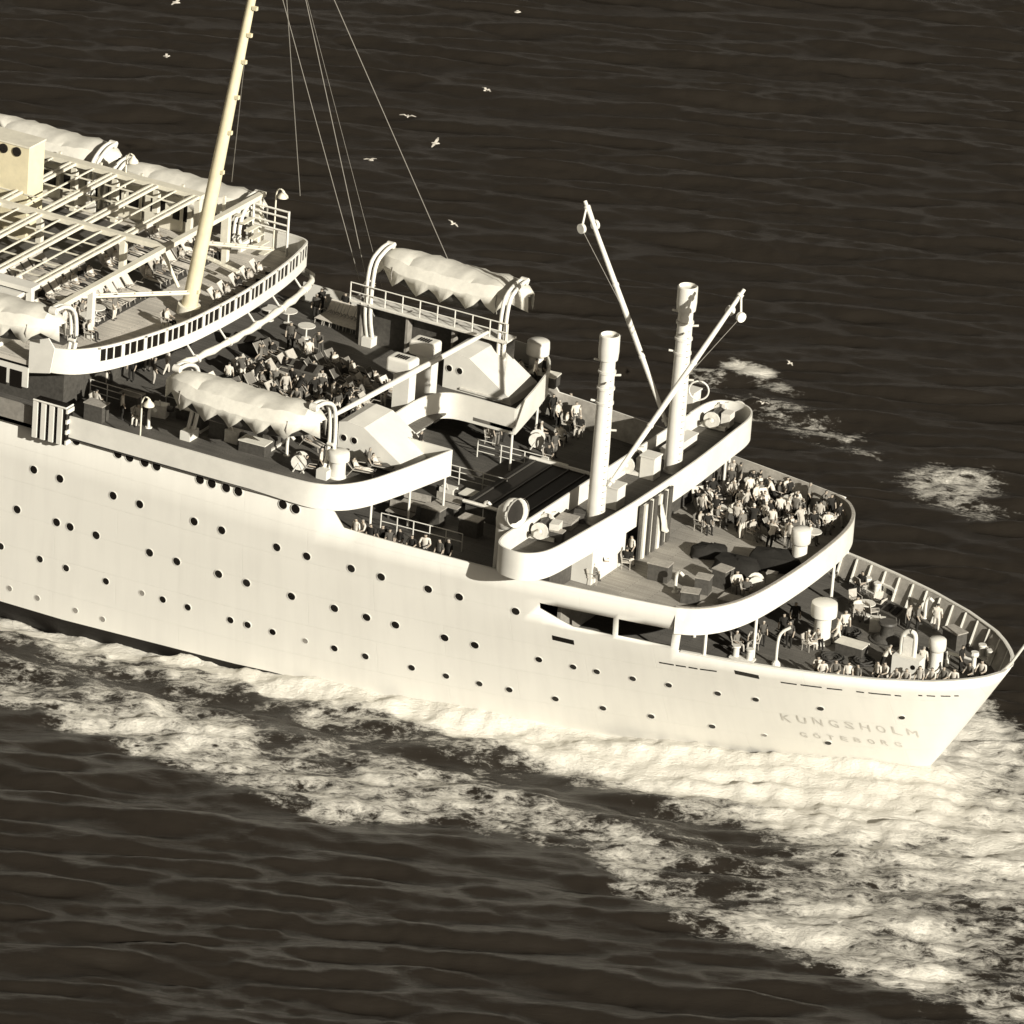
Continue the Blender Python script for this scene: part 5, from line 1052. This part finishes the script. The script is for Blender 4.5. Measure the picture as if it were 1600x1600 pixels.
# boat deck edges: near and far wings
for u, v, ps in [(590, 735, 'sit'), (575, 740, 'stand'), (630, 722, 'sit'), (610, 728, 'sit'), (655, 716, 'stand'), (500, 742, 'stand'), (487, 738, 'sit'), (560, 742, 'sit')]:
    q = W(u, v, z=ZD); wh = 'on near boat deck wing'
    if ps == 'sit': chair('recline', q, R(20), 'low deck chair with an occupant ' + wh, 'deck chairs ' + wh, 'cloth_mid')
    person(q, R(20), 'recline' if ps == 'sit' else ps, wh, 'people ' + wh)
for u, v, ps in [(835, 602, 'stand'), (848, 598, 'stand'), (812, 598, 'recline'), (802, 588, 'recline'), (820, 590, 'recline'), (795, 578, 'recline')]:
    q = W(u, v, z=ZD); wh = 'on far boat deck wing'
    if ps == 'recline': chair('recline', q, R(20), 'low deck chair with an occupant ' + wh, 'deck chairs ' + wh, 'cloth_white')
    person(q, R(20), ps, wh, 'people ' + wh)
for u, v, ps in [(90, 600, 'stand'), (112, 606, 'stand'), (150, 640, 'sit'), (190, 655, 'stand'), (215, 662, 'sit'), (165, 600, 'stand'), (205, 596, 'stand'), (240, 600, 'stand'), (260, 585, 'walk'), (230, 580, 'stand')]:
    q = W(u, v, z=ZD); wh = 'shaded below the sun deck'
    if ps == 'sit': chair('chair', q, 0, 'armchair with an occupant ' + wh, 'armchairs ' + wh)
    person(q, prn.uniform(-2, 2), ps, wh, 'people ' + wh)
person((ca.x + 0.6, 8.5, zc_), 0.5, 'bend', 'on the forward end of the catwalk', 'people on the catwalk', 'cloth_white', 'cloth_grey')
# sun deck: two full rows of deck chairs under the frame, more beyond, a few people by the screen
def row(x, y0, y1, n_, lab, grp, occ=0.0, rz=0.0):
    for i in range(n_):
        y = y0 + (y1 - y0) * i / (n_ - 1); q = Vector((x + prn.uniform(-.12, .12), y, ZE))
        chair('recline', q, rz + prn.uniform(-.08, .08), f'deck chair, {ORD[i]} from near end, {lab[4:]}', grp, prn.choice(['cloth_white', 'cloth_pale', 'cloth_white', 'cloth_grey']))
        if prn.random() < occ: person(q, rz, 'recline', f'{ORD[i]} in {lab[4:]}', 'sunbathers under the overhead frame')
row(-22.0, -7.0, 0.6, 11, 'the aftmost chair row under frame', 'aftmost chair row under the overhead frame', 0.4)
row(-24.6, -7.0, 0.6, 11, 'the second chair row under frame', 'second chair row under the overhead frame', 0.5)
row(-27.2, -7.0, 0.6, 11, 'the third chair row under frame', 'third chair row under the overhead frame', 0.3)
row(-24.6, 2.4, 7.6, 7, 'the second far chair row under frame', 'second far chair row under the overhead frame', 0.6)
row(-22.0, 2.4, 7.6, 7, 'the aftmost far chair row under frame', 'aftmost far chair row under the overhead frame', 0.6)
for u, v, ps in [(178, 500, 'stand'), (120, 512, 'sit'), (112, 520, 'sit'), (140, 530, 'sit'), (100, 522, 'stand'), (128, 498, 'sit'), (360, 470, 'recline'), (378, 458, 'recline'), (345, 480, 'recline'), (395, 447, 'recline'), (410, 436, 'recline'), (260, 512, 'sit'), (330, 405, 'sit'), (280, 338, 'stand'), (300, 330, 'stand'), (320, 345, 'sit')]:
    q = W(u, v, z=ZE); wh = 'just inside the windowed screen' if v > 430 else 'beyond the mast on the sun deck'
    if ps != 'stand': chair('chair' if ps == 'sit' else 'recline', q, 0.1, ('armchair' if ps == 'sit' else 'deck chair') + ' with an occupant ' + wh, ('armchairs ' if ps == 'sit' else 'deck chairs ') + wh, 'cloth_white' if ps == 'recline' else None)
    person(q, 0.1, ps, wh, 'people ' + wh)
table(135, 512, ZE, 'small white round table at the near corner of the sun deck', 'round tables'); table(150, 500, ZE, 'small white round table left of the stowed boom on the sun deck', 'round tables')


# ------------------------------------------------------------------ gulls over the water
def gull_meshes():
    b_ = MB().tube([(-0.28, 0, 0.02), (-0.2, 0, 0), (0, 0, 0), (0.16, 0, 0.02), (0.24, 0, 0.05), (0.32, 0, 0.03)], [0.02, 0.06, 0.09, 0.06, 0.05, 0.01], 8).mesh('body', M['cloth_white'], 180)
    ws = []
    for s in (-1, 1):
        vs = [(0.1, s * 0.05, 0.03), (-0.1, s * 0.05, 0.03), (0.14, s * 0.32, 0.14), (-0.06, s * 0.32, 0.13), (0.02, s * 0.72, 0.08), (-0.05, s * 0.70, 0.08)]
        m_ = MB().add(vs, [(0, 1, 3, 2), (2, 3, 5, 4)]).mesh('wing', M['cloth_white']); ws.append(m_)
    return b_, ws
gb, gws = gull_meshes()
for i, (u, v, z, rz, s) in enumerate([(808, 19, 9, 0.4, 1.2), (760, 141, 10, 1.0, 1.2), (637, 182, 12, 2.0, 1.1), (680, 224, 11, 0.2, 1.4), (578, 250, 13, -0.2, 1.3), (260, 88, 14, 0.6, 1.1), (275, 4, 12, 0.1, 1.4), (708, 350, 9, 1.2, 1.0), (845, 582, 8, 1.4, 0.9), (1192, 630, 10, 1.5, 0.9), (1234, 568, 6, 0.9, 0.9)]):
    g = empty('seagull', ['white gull highest above the water near the top centre', 'white gull below the topmost one', 'white gull left of the pair of spread winged gulls', 'white gull gliding with wide wings over the far sea', 'white gull gliding just above the far lifeboat', 'white gull left of the mast', 'white gull at the top edge left of the mast', 'white gull just right above the far lifeboat cover', 'white gull between the far ventilator and the kingpost', 'white gull off the far end of the derrick platform', 'white gull beside the white foam patch'][i], 'gull', W(u, v, z=z), rz, 'gulls over the water')
    g.scale = (s * 0.62,) * 3; g.rotation_euler.x = R(-12 + 7 * (i % 4)); link('body', gb, g)
    for wm in gws: link('wing', wm, g).modifiers.new('s', 'SOLIDIFY').thickness = 0.015

# look-alikes are told apart by their place from left to right
from collections import defaultdict
same = defaultdict(list)
bpy.context.view_layer.update()
for o in COL.objects:
    if o.parent is None and 'label' in o: same[o['label']].append(o)
for lab, os_ in same.items():
    if len(os_) > 1 and len(os_) <= 15:
        os_.sort(key=lambda o: PX(o.location)[0])
        for i, o in enumerate(os_): o['label'] = lab + (', ' + ('leftmost' if i == 0 else 'rightmost' if i == len(os_) - 1 else ORD[i] + ' from left') + ' such')
